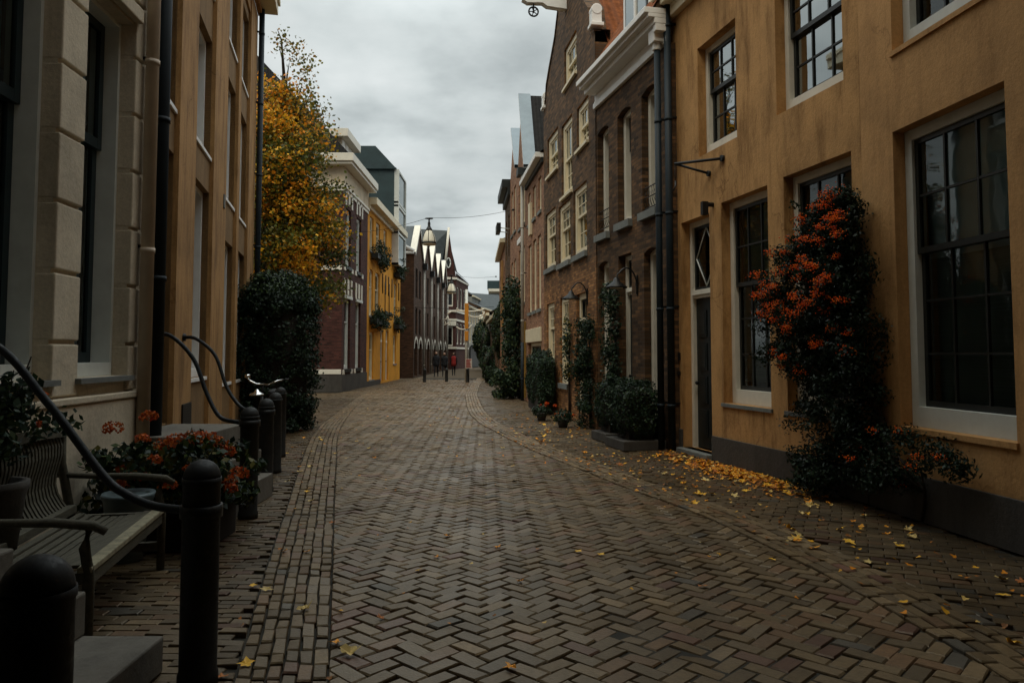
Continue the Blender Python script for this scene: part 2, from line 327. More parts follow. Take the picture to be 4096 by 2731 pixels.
def window(root,F,s0,s1,z0,z1,r=.16,fw=.085,fm=None,sm=None,nx=3,nu=2,nl=2,rail=None,fh=.14,sill=None,fill=None,o=0,gl=None,sh=.07,sp=.05,mun=.024,st=.05,frame_d=.12,arch=False,so=.03,name='window'):
    fm=fm or m_wh; sm=sm or m_mun; gl=gl or m_glass; q=o-r; P=F.P
    mb=MB(); e=.003
    mb.boxp(P,(s0+e,q-frame_d,z0+e),(s0+fw,q,z1-e),fm); mb.boxp(P,(s1-fw,q-frame_d,z0+e),(s1-e,q,z1-e),fm)
    mb.boxp(P,(s0+fw,q-frame_d,z1-fw),(s1-fw,q-.002,z1-e),fm); mb.boxp(P,(s0+fw,q-frame_d,z0+e),(s1-fw,q+.015,z0+fh),fm)
    if arch:   # shallow segmental brick head filling the corners of the opening
        n=8; w=s1-s0; rise=.07
        for i in range(n):
            a=s0+w*i/n;b=s0+w*(i+1)/n; za=z1-rise*(2*i/n-1)**2; zb=z1-rise*(2*(i+1)/n-1)**2
            mb.face([P(a,o-.004,z1),P(b,o-.004,z1),P(b,o-.004,zb-.002),P(a,o-.004,za-.002)],arch,[(a,z1),(b,z1),(b,zb),(a,za)])
            mb.face([P(a,o-.004,za-.002),P(b,o-.004,zb-.002),P(b,q,zb-.002),P(a,q,za-.002)],arch)
    w=mb.build(name,root)
    a,b,c,d=s0+fw,s1-fw,z0+fh,z1-fw
    rail=rail or (c+d)/2
    def sash(za,zb,off,ny):
        mb=MB(); u=q-off
        mb.boxp(P,(a,u-.04,za),(a+st,u,zb),sm); mb.boxp(P,(b-st,u-.04,za),(b,u,zb),sm)
        mb.boxp(P,(a+st,u-.04,za),(b-st,u-.001,za+st*1.2),sm); mb.boxp(P,(a+st,u-.04,zb-st),(b-st,u-.001,zb),sm)
        for i in range(1,nx):
            x=a+(b-a)*i/nx; mb.boxp(P,(x-mun/2,u-.03,za+st),(x+mun/2,u-.003,zb-st),sm)
        for j in range(1,ny):
            z=za+(zb-za)*j/ny; mb.boxp(P,(a+st,u-.032,z-mun/2),(b-st,u-.006,z+mun/2),sm)
        mb.build('sash',w)
        return (a+st*.5,b-st*.5,za+st*.5,zb-st*.5,u-.022)
    ps=[sash(rail-st*.5,d,so,nu),sash(c,rail+st*.5,so+.043,nl)] if rail<d-.05 else [sash(c,d,so,nl)]
    mb=MB()
    for A,B,C,D,u in ps: mb.face([P(A,u,C),P(B,u,C),P(B,u,D),P(A,u,D)],gl,None,(F.n[0],F.n[1],0))
    mb.build('pane',w)
    if sill:
        mb=MB(); mb.boxp(P,(s0-.04,q-.02,z0-sh),(s1+.04,o+sp,z0-.001),sill); mb.build('sill',w)
    if fill:
        k=fill[0]; mb=MB(); u=q-max(frame_d,so+.09)-.06
        lo,hi=fill[1:3] if len(fill)>2 else (c,d)
        if k is m_curt:
            n=28
            for i in range(n):
                x0=a+(b-a)*i/n;x1=a+(b-a)*(i+1)/n; y0=.02*math.sin(i*2.1);y1=.02*math.sin((i+1)*2.1)
                mb.face([P(x0,u+y0,lo),P(x1,u+y1,lo),P(x1,u+y1,hi),P(x0,u+y0,hi)],k)
        else: mb.face([P(a-.05,u,lo),P(b+.05,u,lo),P(b+.05,u,hi),P(a-.05,u,hi)],k)
        mb.build('curtain' if k is m_curt else 'blind',w)
    return w
def door(root,F,s0,s1,z0,z1,bar,r=.2,fw=.1,fm=None,dm=None,diamond=False,o=0,panels=4):
    fm=fm or m_wh; dm=dm or m_dk; q=o-r; P=F.P; mb=MB(); e=.003
    mb.boxp(P,(s0+e,q-.1,z0),(s0+fw,q,z1-e),fm); mb.boxp(P,(s1-fw,q-.1,z0),(s1-e,q,z1-e),fm)
    mb.boxp(P,(s0+fw,q-.1,z1-fw),(s1-fw,q-.002,z1-e),fm); mb.boxp(P,(s0+fw,q-.1,bar),(s1-fw,q-.002,bar+.05),fm); mb.boxp(P,(s0+fw,q-.1,bar+.052),(s1-fw,q+.03,bar+.13),fm)
    w=mb.build('door_frame',root)
    mb=MB(); a,b=s0+fw,s1-fw; u=q-.06
    mb.boxp(P,(a,u-.05,z0+.02),(b,u,bar-.002),dm)
    hh=(bar-z0-.3)/panels
    for i in range(panels):
        z=z0+.15+i*hh*1.0
        for x0,x1 in ((a+.08,(a+b)/2-.03),((a+b)/2+.03,b-.08)):
            mb.boxp(P,(x0,u+.001,z+.05),(x1,u+.018,z+hh-.05),dm); mb.boxp(P,(x0+.04,u+.018,z+.09),(x1-.04,u+.024,z+hh-.09),dm)
    dd=mb.build('door_leaf',w)
    mb=MB(); x=b-.06 if True else a; mb.lathe([(.006,0),(.03,.005),(.034,.03),(.02,.05),(.005,.055)],m_iron,(0,0,0),12,'y')
    kp=Vector(P(b-.09,u+.03,z0+1.05)); mb.v=[(kp.x+vx*1,kp.y+vy*.0+ (vx*0)+F.n[1]*vy,kp.z+vz) if False else (kp.x+F.n[0]*vy+F.d[0]*vx,kp.y+F.n[1]*vy+F.d[1]*vx,kp.z+vz) for vx,vy,vz in mb.v]
    mb.build('door_knob',w)
    mb=MB(); c,d=bar+.13,z1-fw; u=q-.04
    st=.05
    mb.boxp(P,(a,u-.04,c),(a+st,u,d),dm); mb.boxp(P,(b-st,u-.04,c),(b,u,d),dm); mb.boxp(P,(a+st,u-.04,c),(b-st,u-.001,c+st),dm); mb.boxp(P,(a+st,u-.04,d-st),(b-st,u-.001,d),dm)
    if diamond:
        mx,mz=(a+b)/2,(c+d)/2; pts=[(mx,c+st),(b-st,mz),(mx,d-st),(a+st,mz)]
        for (x0,za),(x1,zb) in zip(pts,pts[1:]+pts[:1]): mb.tube([P(x0,u-.01,za),P(x1,u-.01,zb)],.012,m_whg,6)
    mb.build('transom_frame',w)
    mb=MB(); mb.face([P(a,u-.025,c),P(b,u-.025,c),P(b,u-.025,d),P(a,u-.025,d)],m_glassd,None,(F.n[0],F.n[1],0)); mb.build('pane',w)
    return w
def slab(root,name,F,a,b,m,bevel=0):
    mb=MB(); mb.boxp(F.P,a,b,m); return mb.build(name,root,bevel)
# ------------------------------------------------------------------ foliage
def leaves(P,N,size,cols,var=.3,aspect=.62,fold=.0):
    """P: points, N: outward hints -> arrays of rhombic leaf faces with a colour each"""
    n=len(P); d=rng.normal(size=(n,3)); t=d-N*(d*N).sum(1,keepdims=True)*.6; t/=np.linalg.norm(t,axis=1,keepdims=True)+1e-9
    b=np.cross(N+rng.normal(size=(n,3))*.55,t); b/=np.linalg.norm(b,axis=1,keepdims=True)+1e-9
    sz=size*rng.uniform(.6,1.35,(n,1))
    a0=P-t*sz*.5; a1=P+b*sz*.5*aspect; a2=P+t*sz*.5; a3=P-b*sz*.5*aspect
    V=np.stack([a0,a1,a2,a3],1).reshape(-1,3)
    cols=np.array(cols); ci=rng.integers(0,len(cols),n); C=cols[ci]*rng.uniform(1-var,1+var,(n,1))
    C=np.repeat(np.concatenate([C,np.ones((n,1))],1),4,0)
    return V,C
def cloud(name,parent,chunks,m,core=None):
    V=np.concatenate([c[0] for c in chunks]); C=np.concatenate([c[1] for c in chunks])
    nq=len(V)//4; me=bpy.data.meshes.new(name); o=bpy.data.objects.new(name,me); COL.objects.link(o)
    if parent is not None: o.parent=parent; og=origin(o); V=V-np.array(og)
    me.vertices.add(len(V)); me.vertices.foreach_set('co',V.astype(np.float32).ravel())
    me.loops.add(nq*4); me.loops.foreach_set('vertex_index',np.arange(nq*4,dtype=np.int32))
    me.polygons.add(nq); me.polygons.foreach_set('loop_start',np.arange(0,nq*4,4,dtype=np.int32))
    ca=me.color_attributes.new('Col','FLOAT_COLOR','POINT'); ca.data.foreach_set('color',C.astype(np.float32).ravel())
    me.materials.append(m); me.update(calc_edges=True); me.validate(); return o
def blobpts(n,c,r,shell=.75,lump=.12,flat=0):
    d=rng.normal(size=(n,3)); d/=np.linalg.norm(d,axis=1,keepdims=True)
    ph=rng.uniform(0,6,6)
    l=1+lump*(np.sin(d[:,0]*7+ph[0])*np.sin(d[:,1]*6+ph[1])+np.sin(d[:,2]*8+ph[2])*np.cos(d[:,0]*5+ph[3]))
    rad=(shell+(1-shell)*rng.uniform(0,1,n)**.5)*l
    p=d*rad[:,None]*np.array(r); nn=d/np.array(r); nn/=np.linalg.norm(nn,axis=1,keepdims=True)
    return p+np.array(c),nn
def core(root,c,r,m=None,name='inner_branches'):
    mb=MB(); n=14; rings=[]
    for i in range(n+1):
        t=math.pi*i/n; rr=max(.02,math.sin(t)); rings.append([(c[0]+r[0]*rr*math.cos(a),c[1]+r[1]*rr*math.sin(a),c[2]-r[2]*math.cos(t)) for a in [2*math.pi*j/16 for j in range(16)]])
    mb.ring(rings,m or m_trunk); return mb.build(name,root)
GREEN=[(.012,.026,.014),(.02,.04,.02),(.03,.055,.022),(.015,.03,.02)]
def shrub(name,label,cat,c,r,n,size,cols=GREEN,group=None,shell=.8,lump=.1,inner=.8,base=0,box=False):
    root=empty(name,label,cat,(c[0],c[1],base),group)
    if box:
        d=rng.uniform(-1,1,(n,3)); ax=rng.integers(0,3,n); sg=np.where(d[np.arange(n),ax]>0,1,-1); d[np.arange(n),ax]=sg*rng.uniform(.88,1.05,n); N=np.zeros((n,3)); N[np.arange(n),ax]=sg
        d+=rng.normal(size=(n,3))*.03; P=d*np.array(r)+np.array(c)
    else: P,N=blobpts(n,c,r,shell,lump)
    P[:,2]=np.maximum(P[:,2],base+.02)
    cloud('foliage',root,[leaves(P,N,size,cols)],m_leaf)
    if box:
        mb=MB(); mb.box((c[0]-r[0]*inner,c[1]-r[1]*inner,base+.02),(c[0]+r[0]*inner,c[1]+r[1]*inner,c[2]+r[2]*inner),m_trunk); mb.build('inner_branches',root)
    else: core(root,c,[x*inner for x in r])
    return root
# ------------------------------------------------------------------ camera, light, sky
cam=bpy.data.cameras.new('camera'); co=bpy.data.objects.new('camera',cam); COL.objects.link(co)
co.location=(0,0,1.6); co.rotation_euler=(R(93.2),0,0); cam.lens=36*1740/2352; cam.sensor_width=36; cam.shift_y=-69/2352
cam.clip_end=2000; cam.clip_start=.05; S.camera=co
S.view_settings.view_transform='Standard'; S.view_settings.look='None'; S.view_settings.exposure=0; S.view_settings.gamma=1
W=bpy.data.worlds.new('World'); S.world=W; W.use_nodes=True; n=W.node_tree.nodes; l=W.node_tree.links; n.clear()
out=n.new('ShaderNodeOutputWorld'); tc=n.new('ShaderNodeTexCoord').outputs['Generated']
sx=n.new('ShaderNodeSeparateXYZ'); l.new(tc,sx.inputs[0])
# cloud layer: direction projected on a flat overcast deck, so clouds shrink towards the horizon
zc=n.new('ShaderNodeMath'); zc.operation='MAXIMUM'; l.new(sx.outputs[2],zc.inputs[0]); zc.inputs[1].default_value=0
za=n.new('ShaderNodeMath'); za.operation='ADD'; l.new(zc.outputs[0],za.inputs[0]); za.inputs[1].default_value=.22
dv=n.new('ShaderNodeVectorMath'); dv.operation='DIVIDE'; l.new(tc,dv.inputs[0]); cb=n.new('ShaderNodeCombineXYZ')
for i in range(3): l.new(za.outputs[0],cb.inputs[i])
l.new(cb.outputs[0],dv.inputs[1])
mp=n.new('ShaderNodeMapping'); mp.inputs['Location'].default_value=(.35,.2,0); mp.inputs['Scale'].default_value=(1,1,0); l.new(dv.outputs[0],mp.inputs[0])
cl=noise(n,l,mp.outputs[0],2.1,7,.52); cl2=noise(n,l,mp.outputs[0],.9,3,.5)
cc=mul(n,l,ramp(n,l,cl,[(.30,(.46,.515,.52)),(.48,(.76,.825,.82)),(.66,(.98,1.03,1.02))]),ramp(n,l,cl2,[(.3,.76),(.7,1.08)]),1)
# an overcast sky is about three times as bright overhead as at the horizon
zen=n.new('ShaderNodeMapRange'); zen.inputs[1].default_value=.40; zen.inputs[2].default_value=.9; zen.inputs[3].default_value=.84; zen.inputs[4].default_value=3.3; l.new(sx.outputs[2],zen.inputs[0])
# the cloud is thinner ahead, thicker and darker behind the viewer
fr=n.new('ShaderNodeMapRange'); fr.inputs[1].default_value=-.5; fr.inputs[2].default_value=.6; fr.inputs[3].default_value=.6; fr.inputs[4].default_value=1.0; l.new(sx.outputs[1],fr.inputs[0])
fz=n.new('ShaderNodeMath'); fz.operation='MULTIPLY'; l.new(fr.outputs[0],fz.inputs[0]); l.new(zen.outputs[0],fz.inputs[1])
cz=n.new('ShaderNodeVectorMath'); cz.operation='SCALE'; l.new(cc,cz.inputs[0]); l.new(fz.outputs[0],cz.inputs[3])
b1=n.new('ShaderNodeBackground'); l.new(cz.outputs[0],b1.inputs[0]); b1.inputs[1].default_value=1.0
sk=n.new('ShaderNodeTexSky'); sk.sky_type='NISHITA'; sk.sun_disc=False; sk.sun_elevation=R(58); sk.sun_rotation=R(195); sk.dust_density=4
b2=n.new('ShaderNodeBackground'); l.new(sk.outputs[0],b2.inputs[0]); b2.inputs[1].default_value=.006
ad=n.new('ShaderNodeAddShader'); l.new(b1.outputs[0],ad.inputs[0]); l.new(b2.outputs[0],ad.inputs[1]); l.new(ad.outputs[0],out.inputs[0])
sd=bpy.data.lights.new('sun','SUN'); so=bpy.data.objects.new('sun',sd); COL.objects.link(so); sd.energy=1.4; sd.angle=R(45); sd.color=(1,.88,.64)
# same direction as the sky node: high and behind the viewer
az=R(195); el=R(58); to=Vector((math.sin(az)*math.cos(el),math.cos(az)*math.cos(el),math.sin(el))); so.rotation_euler=to.to_track_quat('Z','Y').to_euler()
# ------------------------------------------------------------------ ground, street and pavements
def sheet(name,pts,m,z,kind='structure'):
    mb=MB(); mb.face([(x,y,z) for x,y in pts],m,[(x,y) for x,y in pts],(0,0,1)); return struct(mb.build(name),kind)
sheet('ground',[(-400,-400),(400,-400),(400,600),(-400,600)],m_ground,-.02)
GLI=[(2,-.5),(3.78,-.9),(5.69,-1.33),(8,-1.86),(11.4,-2.62),(14.3,-3.28),(16.5,-3.72),(21.6,-4.55),(28.7,-5.45),(36,-5.85),(52,-5.75)]
GLO=[(2,-.93),(3.78,-1.35),(5.89,-1.87),(8.6,-2.48),(11.4,-3.14),(14.3,-3.78),(16.9,-4.26),(23.2,-5.1),(28.7,-5.75),(36,-6.2),(52,-6.1)]
GRI=[(2,2.5),(4.0,2.45),(4.92,2.38),(5.94,2.22),(7.3,1.95),(9.2,1.36),(11.8,.55),(14.2,-.04),(17.2,-.68),(20,-1.1),(23.8,-1.42),(30,-1.85),(38.5,-2.1),(52,-2.3)]
def curve(c,y):
    ys=[p[0] for p in c]; xs=[p[1] for p in c]
    return float(np.interp(y,ys,xs))
def smoothc(c):
    ys=np.arange(2,52.01,.25); x=np.interp(ys,[p[0] for p in c],[p[1] for p in c])
    for _ in range(12): x[1:-1]=(x[:-2]+2*x[1:-1]+x[2:])/4
    return list(zip(ys,x))
GLI,GLO,GRI=smoothc(GLI),smoothc(GLO),smoothc(GRI)
GRO=[(y,x+.46) for y,x in GRI]
def clip(poly,px,py,nx,ny):
    r=[]
    for i in range(len(poly)):
        a=poly[i];b=poly[(i+1)%len(poly)]; da=(a[0]-px)*nx+(a[1]-py)*ny; db=(b[0]-px)*nx+(b[1]-py)*ny
        if da>=0: r.append(a)
        if (da>=0)!=(db>=0):
            t=da/(da-db); r.append((a[0]+(b[0]-a[0])*t,a[1]+(b[1]-a[1])*t))
    return r
class Pav:
    def __init__(s): s.v=[];s.f=[];s.c=[]
    def add(s,poly,z,col,ch=.008,tilt=.0024):
        n=len(poly)
        if n<3: return
        cx=sum(p[0] for p in poly)/n; cy=sum(p[1] for p in poly)/n
        ar=abs(sum(poly[i][0]*poly[(i+1)%n][1]-poly[(i+1)%n][0]*poly[i][1] for i in range(n)))/2
        if ar<.0008: return
        tx,ty=random.gauss(0,tilt)*12,random.gauss(0,tilt)*12; b=len(s.v)
        for k,(ins,dz) in enumerate(((0,-.04),(0,-ch),(ch,0))):
            for x,y in poly:
                L=math.hypot(x-cx,y-cy)+1e-6; q=1-ins*1.3/L
                X,Y=cx+(x-cx)*q,cy+(y-cy)*q; s.v.append((X,Y,z+dz+(X-cx)*tx+(Y-cy)*ty)); s.c.append((*col,1))
        for k in range(2):
            for i in range(n): j=(i+1)%n; s.f.append((b+k*n+i,b+k*n+j,b+(k+1)*n+j,b+(k+1)*n+i))
        s.f.append(tuple(b+2*n+i for i in range(n)))
    def build(s,name):
        me=bpy.data.meshes.new(name); o=bpy.data.objects.new(name,me); COL.objects.link(o); me.from_pydata(s.v,[],s.f)
        ca=me.color_attributes.new('Col','FLOAT_COLOR','POINT'); ca.data.foreach_set('color',np.array(s.c,dtype=np.float32).ravel())
        me.materials.append(m_pav); me.update(); return struct(o)
def bcol(k=1):
    r=random.random(); v=random.uniform(.72,1.25)*k
    c=(.128,.088,.046) if r<.55 else (.098,.070,.040) if r<.76 else (.138,.080,.042) if r<.90 else (.17,.117,.062) if r<.95 else (.11,.055,.038) if r<.985 else (.075,.068,.055)
    return tuple(x*v for x in c)
def undul(x,y): return .008*math.sin(x*1.7+y*.6)+.006*math.sin(y*1.3-x*.8)+.004*math.sin(x*4.1+y*3.3)
pv=Pav(); Lb=.107; g=.0048; ca,sa=math.cos(R(47)),math.sin(R(47))
for i in range(-60,480):
    for j in range(-420,360):
        k=(i-j)%4
        if k not in (0,3): continue
        w,h=(2,1) if k==0 else (1,2)
        u,v=(i+w/2)*Lb,(j+h/2)*Lb; x,y=u*ca-v*sa-3,u*sa+v*ca
        if not 2.1<y<47: continue
        xl,xr=curve(GLI,y),curve(GRI,y)
        if x<xl-.1 or x>xr+.1: continue
        q=[((i+a)*Lb+da,(j+b)*Lb+db) for a,b,da,db in ((0,0,g,g),(w,0,-g,g),(w,h,-g,-g),(0,h,g,-g))]
        q=[(a*ca-b*sa-3+random.gauss(0,.002),a*sa+b*ca+random.gauss(0,.002)) for a,b in q]
        if x<xl+.15:
            s=(curve(GLI,y+.3)-curve(GLI,y-.3))/.6; q=clip(q,xl+.008,y,1,-s)
        if x>xr-.15:
            s=(curve(GRI,y+.3)-curve(GRI,y-.3))/.6; q=clip(q,xr-.008,y,-1,s)
        pv.add(q,random.gauss(0,.0018)+undul(x,y),bcol(),.008 if y<22 else .005)
pv.build('street')
def band(c0,c1,rows,y0,y1,Lk,name,k=1.0,zoff=.004):
    p=Pav()
    for r in range(rows):
        y=y0+random.uniform(0,.15)
        while y<y1:
            Ln=Lk*random.uniform(.72,1.2); ya,yb=y+.011,y+Ln-.011
            def pt(yy,f):
                a,b=curve(c0,yy),curve(c1,yy); return a+(b-a)*f
            f0,f1=(r+.06+random.gauss(0,.02))/rows,(r+.94+random.gauss(0,.02))/rows
            j=lambda: random.gauss(0,.0035)
            q=[(pt(ya,f0)+j(),ya+j()),(pt(ya,f1)+j(),ya+j()),(pt(yb,f1)+j(),yb+j()),(pt(yb,f0)+j(),yb+j())]
            p.add(q,zoff+random.gauss(0,.0025)+undul(q[0][0],y),bcol(k),.008)
            y+=Ln
    p.build(name)
band(GLO,GLI,6,2.1,50,.185,'left_gutter_band',.98)
band(GRI,GRO,5,2.1,50,.2,'right_gutter_band',1.12,.010)
# pavements between bands and houses: courses of narrow bricks
CL=[(y,-.07*(y+1)-3.03) if y<7.55 else (y,max(-3.65-.2286*(y-7.6),-5.8)-(0 if y<16.7 else min(14,(y-16.7)*3))) for y in np.arange(1.5,52,.5)]
def rightwall(y):
    ch=[(2,4.62),(8.17,3.82),(12.6,2.78),(16.1,1.8),(21.9,.93),(25.8,.5),(28.6,.2),(31.6,-.07),(35.2,-.32),(52,-1.2)]
    return float(np.interp(y,[a for a,b in ch],[b for a,b in ch]))
def pavement(name,fin,fout,y0,y1,ang,W,Ln,k):
    p=Pav(); c,s=math.cos(ang),math.sin(ang)
    for j in range(int(-8/W),int((y1+8)/W)):
        off=(j%2)*.5*Ln+random.uniform(-.01,.01)
        for i in range(int(-27/Ln) if ang else int(-9/Ln),int(14/Ln) if not ang else int(5/Ln)):
            u,v=i*Ln+off,j*W; x,y=(u+Ln/2)*c-(v+W/2)*s,(u+Ln/2)*s+(v+W/2)*c
            if not(y0<y<y1): continue
            a,b=fin(y),fout(y)
            if x<a or x>b: continue
            e=.004; q=[(u+e,v+e),(u+Ln-e,v+e),(u+Ln-e,v+W-e),(u+e,v+W-e)]
            q=[(m*c-n_*s,m*s+n_*c) for m,n_ in q]
            if x-a<Ln: q=clip(q,a+.01,y,1,-(fin(y+.3)-fin(y-.3))/.6)
            if b-x<Ln: q=clip(q,b-.01,y,-1,(fout(y+.3)-fout(y-.3))/.6)
            p.add(q,random.gauss(0,.0025)+undul(x,y),bcol(k),.005)
    p.build(name)
def leftwall(y):
    if y<7.6: return -3.0-.07*(y+1)
    if y<16.7: return -3.65-.2286*(y-7.6)
    return max(-9.5,-5.73-2*(y-16.7)) if y<31 else -7.1
pavement('left_pavement',leftwall,lambda y:curve(GLO,y),2.1,50.3,0,.085,.21,.66)
pavement('right_pavement',lambda y:curve(GRO,y),rightwall,2.1,50.3,R(-24),.105,.21,.6)
mb=MB(); 
for y0 in range(46,140,2):
    pass
m_far=plaster('far street bricks',(.105,.078,.048),(.6,.6,.6),stain=.5,seed=21)
sheet('far_road',[(-9,50),(2,50),(30,160),(-9,160)],m_far,-.004)
mb=MB(); mb.face([(-7.4,36,-.004),(curve(GLO,36),36,-.004),(curve(GLO,51),50.5,-.004),(-7.4,50.5,-.004)],m_far,None,(0,0,1)); struct(mb.build('left_far_pavement'))
mb=MB(); mb.face([(curve(GRO,36),36,-.004),(.2,36,-.004),(.2,50.5,-.004),(curve(GRO,50),50.5,-.004)],m_far,None,(0,0,1)); struct(mb.build('right_far_pavement'))
# ------------------------------------------------------------------ right hand houses
# smooth ochre house nearest the camera
F=Fac((4.62,2.0),(3.82,8.17),1); H=[(4.2,5.68,.88,3.86),(4.2,5.65,4.68,6.7),(1.4,2.9,.88,3.86),(1.4,2.9,4.68,6.7)]
r=house('smooth_ochre_house','smooth ochre plastered house nearest on the right with very large dark sash windows',F,7,13,H,m_or2,.17)  # unseen top of the wall raised to shade the near street
w=window(r,F,*H[0],r=.13,fw=.11,fm=m_whg,nx=3,nu=2,nl=3,rail=2.62,fh=.2,fill=(m_blueb,2.55,3.8),gl=m_glassd,frame_d=.14)
mb=MB(); mb.face([F.P(4.25,-.36,1.05),F.P(5.65,-.36,1.05),F.P(5.65,-.36,2.6),F.P(4.25,-.36,2.6)],m_blind); mb.build('blind',w)
window(r,F,*H[1],r=.13,fw=.11,fm=m_whg,nx=3,nu=2,nl=2,rail=5.7,fh=.19,gl=m_glassd,frame_d=.14)
for h in H[2:]: window(r,F,*h,r=.13,fw=.11,fm=m_whg,fh=.2,gl=m_glassd)
for h in H[:2]: slab(r,'sill',F,(h[0]-.02,-.12,h[2]-.05),(h[1]+.02,.025,h[2]+.002),m_or2)
slab(r,'plinth',F,(0,0.001,0),(6.2,.03,.43),m_pl,.006)
roof_pitch(r,F,7,13,3,m_tiled)
# stained ochre house
F=Fac((3.82,8.17),(2.72,12.85),1); F1=F
H=[(2.6,3.77,4.7,6.45),(.27,1.6,4.7,6.45),(3.46,4.42,.08,3.76),(1.85,3.09,.88,3.84),(.17,1.48,.88,3.86)]
r=house('stained_ochre_house','stained ochre plastered house with a black panelled front door and sash windows',F,7,7.62,H,m_or,.2)
window(r,F,*H[0],r=.14,fw=.085,nx=3,nu=2,nl=2,rail=5.72,fh=.17)
window(r,F,*H[1],r=.14,fw=.085,nx=3,nu=2,nl=2,rail=5.72,fh=.17,fill=(m_curt,4.9,6.3))
window(r,F,*H[3],r=.14,fw=.1,nx=3,nu=2,nl=3,rail=2.6,fh=.2,sill=m_stone,sh=.05,sp=.03,fill=(m_blind,1.2,3.7),gl=m_glassd)
window(r,F,*H[4],r=.14,fw=.1,nx=3,nu=2,nl=3,rail=2.6,fh=.2,sill=m_stone,sh=.05,sp=.03,fill=(m_blind,1.2,3.7),gl=m_glassd)
door(r,F,*H[2],2.5,r=.15,fw=.09,diamond=True)
slab(r,'plinth',F,(0,.001,0),(3.44,.03,.37),m_pl,.006); slab(r,'plinth',F,(4.44,.001,0),(F.L,.03,.37),m_pl,.006)
slab(r,'threshold',F,(3.42,-.15,0),(4.46,.12,.08),m_stone,.01)
mb=MB(); mb.boxp(F.P,(-.0,.0,7.5),(F.L+.02,.28,7.74),m_whc); mb.boxp(F.P,(0,.001,7.3),(F.L,.12,7.498),m_whc); mb.boxp(F.P,(0,.28,7.66),(F.L+.02,.34,7.76),m_whc); mb.build('gutter',r,.01)
roof_pitch(r,F,7,7.76,3,m_tiled,over=.1)
pipe(r,F,4.55,.15,.02,7.5,.06,m_pipe)
mb=MB(); a,b=F.P(3.82,.02,4.56),F.P(3.0,.02,4.5)   # bracket: two arms meeting at a tip that hangs over the street
tip=F.P(3.75,.42,4.57); mb.tube([F.P(3.0,.01,4.49),tip],.022,m_iron,8); mb.tube([F.P(3.42,.01,4.36),tip],.02,m_iron,8); mb.tube([F.P(3.0,0,4.49),F.P(3.0,.04,4.49)],.05,m_iron,10); mb.tube([F.P(3.42,0,4.36),F.P(3.42,.04,4.36)],.045,m_iron,10)
q=Vector(tip); mb.tube([q,q+Vector((0,0,-.2)),q+Vector((.01,.01,-.27))],.006,m_iron,6); mb.tube([q+Vector((.01,.01,-.27)),q+Vector((.0,-.02,-.36)),q+Vector((-.04,-.03,-.44))],.012,m_iron,6)
mb.build('wall_bracket',r)
mb=MB(); mb.tube([F.P(3.33,0,3.86),F.P(3.33,.16,3.86)],.035,m_iron,10); mb.boxp(F.P,(3.29,.1,3.7),(3.37,.19,3.9),m_iron); mb.build('door_light',r,.0)
mb=MB(); mb.boxp(F.P,(4.5,.001,1.5),(4.56,.03,1.62),m_iron); mb.boxp(F.P,(4.51,.001,1.25),(4.55,.04,1.31),m_iron); mb.build('doorbell',r)
# dark brown brick house with the heavy white cornice
F=Fac((2.66,12.55),(1.82,16.1),1); F3=F
H=[(.5,1.2,4.15,6.4),(1.72,2.41,4.15,6.38),(2.92,3.58,4.1,6.36),(.52,1.16,.5,3.48),(1.74,2.42,.12,3.52),(2.94,3.58,.5,3.52)]
r=house('corniced_brick_house','narrow dark brick house under a heavy white cornice with three tall arched windows',F,8,6.9,H,m_bk3,.2)
for i,h in enumerate(H):
    if i==4: door(r,F,*h,2.75,r=.15,fw=.09); continue
    window(r,F,*h,r=.13,fw=.11,frame_d=.18,so=.08,nx=2,nu=1,nl=2 if i<3 else 1,rail=h[2]+(h[3]-h[2])*(.66 if i<3 else .72),fh=.12,sill=m_stone,sh=.14,sp=.09,arch=m_bk3,fm=m_wh)
for h in (H[0],H[2]):
    mb=MB()
    for z in (4.22,4.42,4.6): mb.tube([F.P(h[0]+.02,-.03,z),F.P(h[1]-.02,-.03,z)],.01,m_iron,6)
    for k in range(7):
        s=h[0]+.06+k*(h[1]-h[0]-.12)/6; mb.tube([F.P(s-.025,-.03,4.22),F.P(s+.03,-.015,4.34),F.P(s-.02,-.03,4.5),F.P(s+.02,-.03,4.6)],.007,m_iron,6)
    mb.build('window_grille',r)
mb=MB()
for a,b,z0,z1 in ((0,.07,6.86,6.98),(0,.045,6.985,7.03),(0,.03,7.035,7.16),(0,.27,7.165,7.26),(.0,.45,7.33,7.43),(0,.38,7.262,7.328)):
    mb.boxp(F.P,(-.02,a+.001,z0),(F.L+.02,b,z1),m_wht)
for k in range(1): mb.boxp(F.P,(-.02,.031,7.04),(.1,.25,7.16),m_wht)
mb.build('cornice',r,.008)
mb=MB(); zz=7.43
mb.face([F.P(0,.3,zz),F.P(F.L,.3,zz),F.P(F.L,-1.3,zz+2.6),F.P(0,-1.3,zz+2.6)],m_tile,[(0,0),(F.L,0),(F.L,3.05),(0,3.05)])
mb.face([F.P(0,-1.3,zz+2.6),F.P(F.L,-1.3,zz+2.6),F.P(F.L,-8,zz+2.7),F.P(0,-8,zz+2.7)],m_tile); 
for s in (.02,F.L-.02): mb.face([F.P(s,.25,zz),F.P(s,-8,zz),F.P(s,-8,zz+2.65),F.P(s,-1.3,zz+2.55)],m_bk3)
rf=mb.build('roof',r)
mb=MB(); mb.boxp(F.P,(.75,-1.2,7.6),(2.1,-.02,9.4),m_wht); mb.boxp(F.P,(.65,-1.3,9.4),(2.2,.1,9.55),m_wht); dm=mb.build('dormer',r,.01)
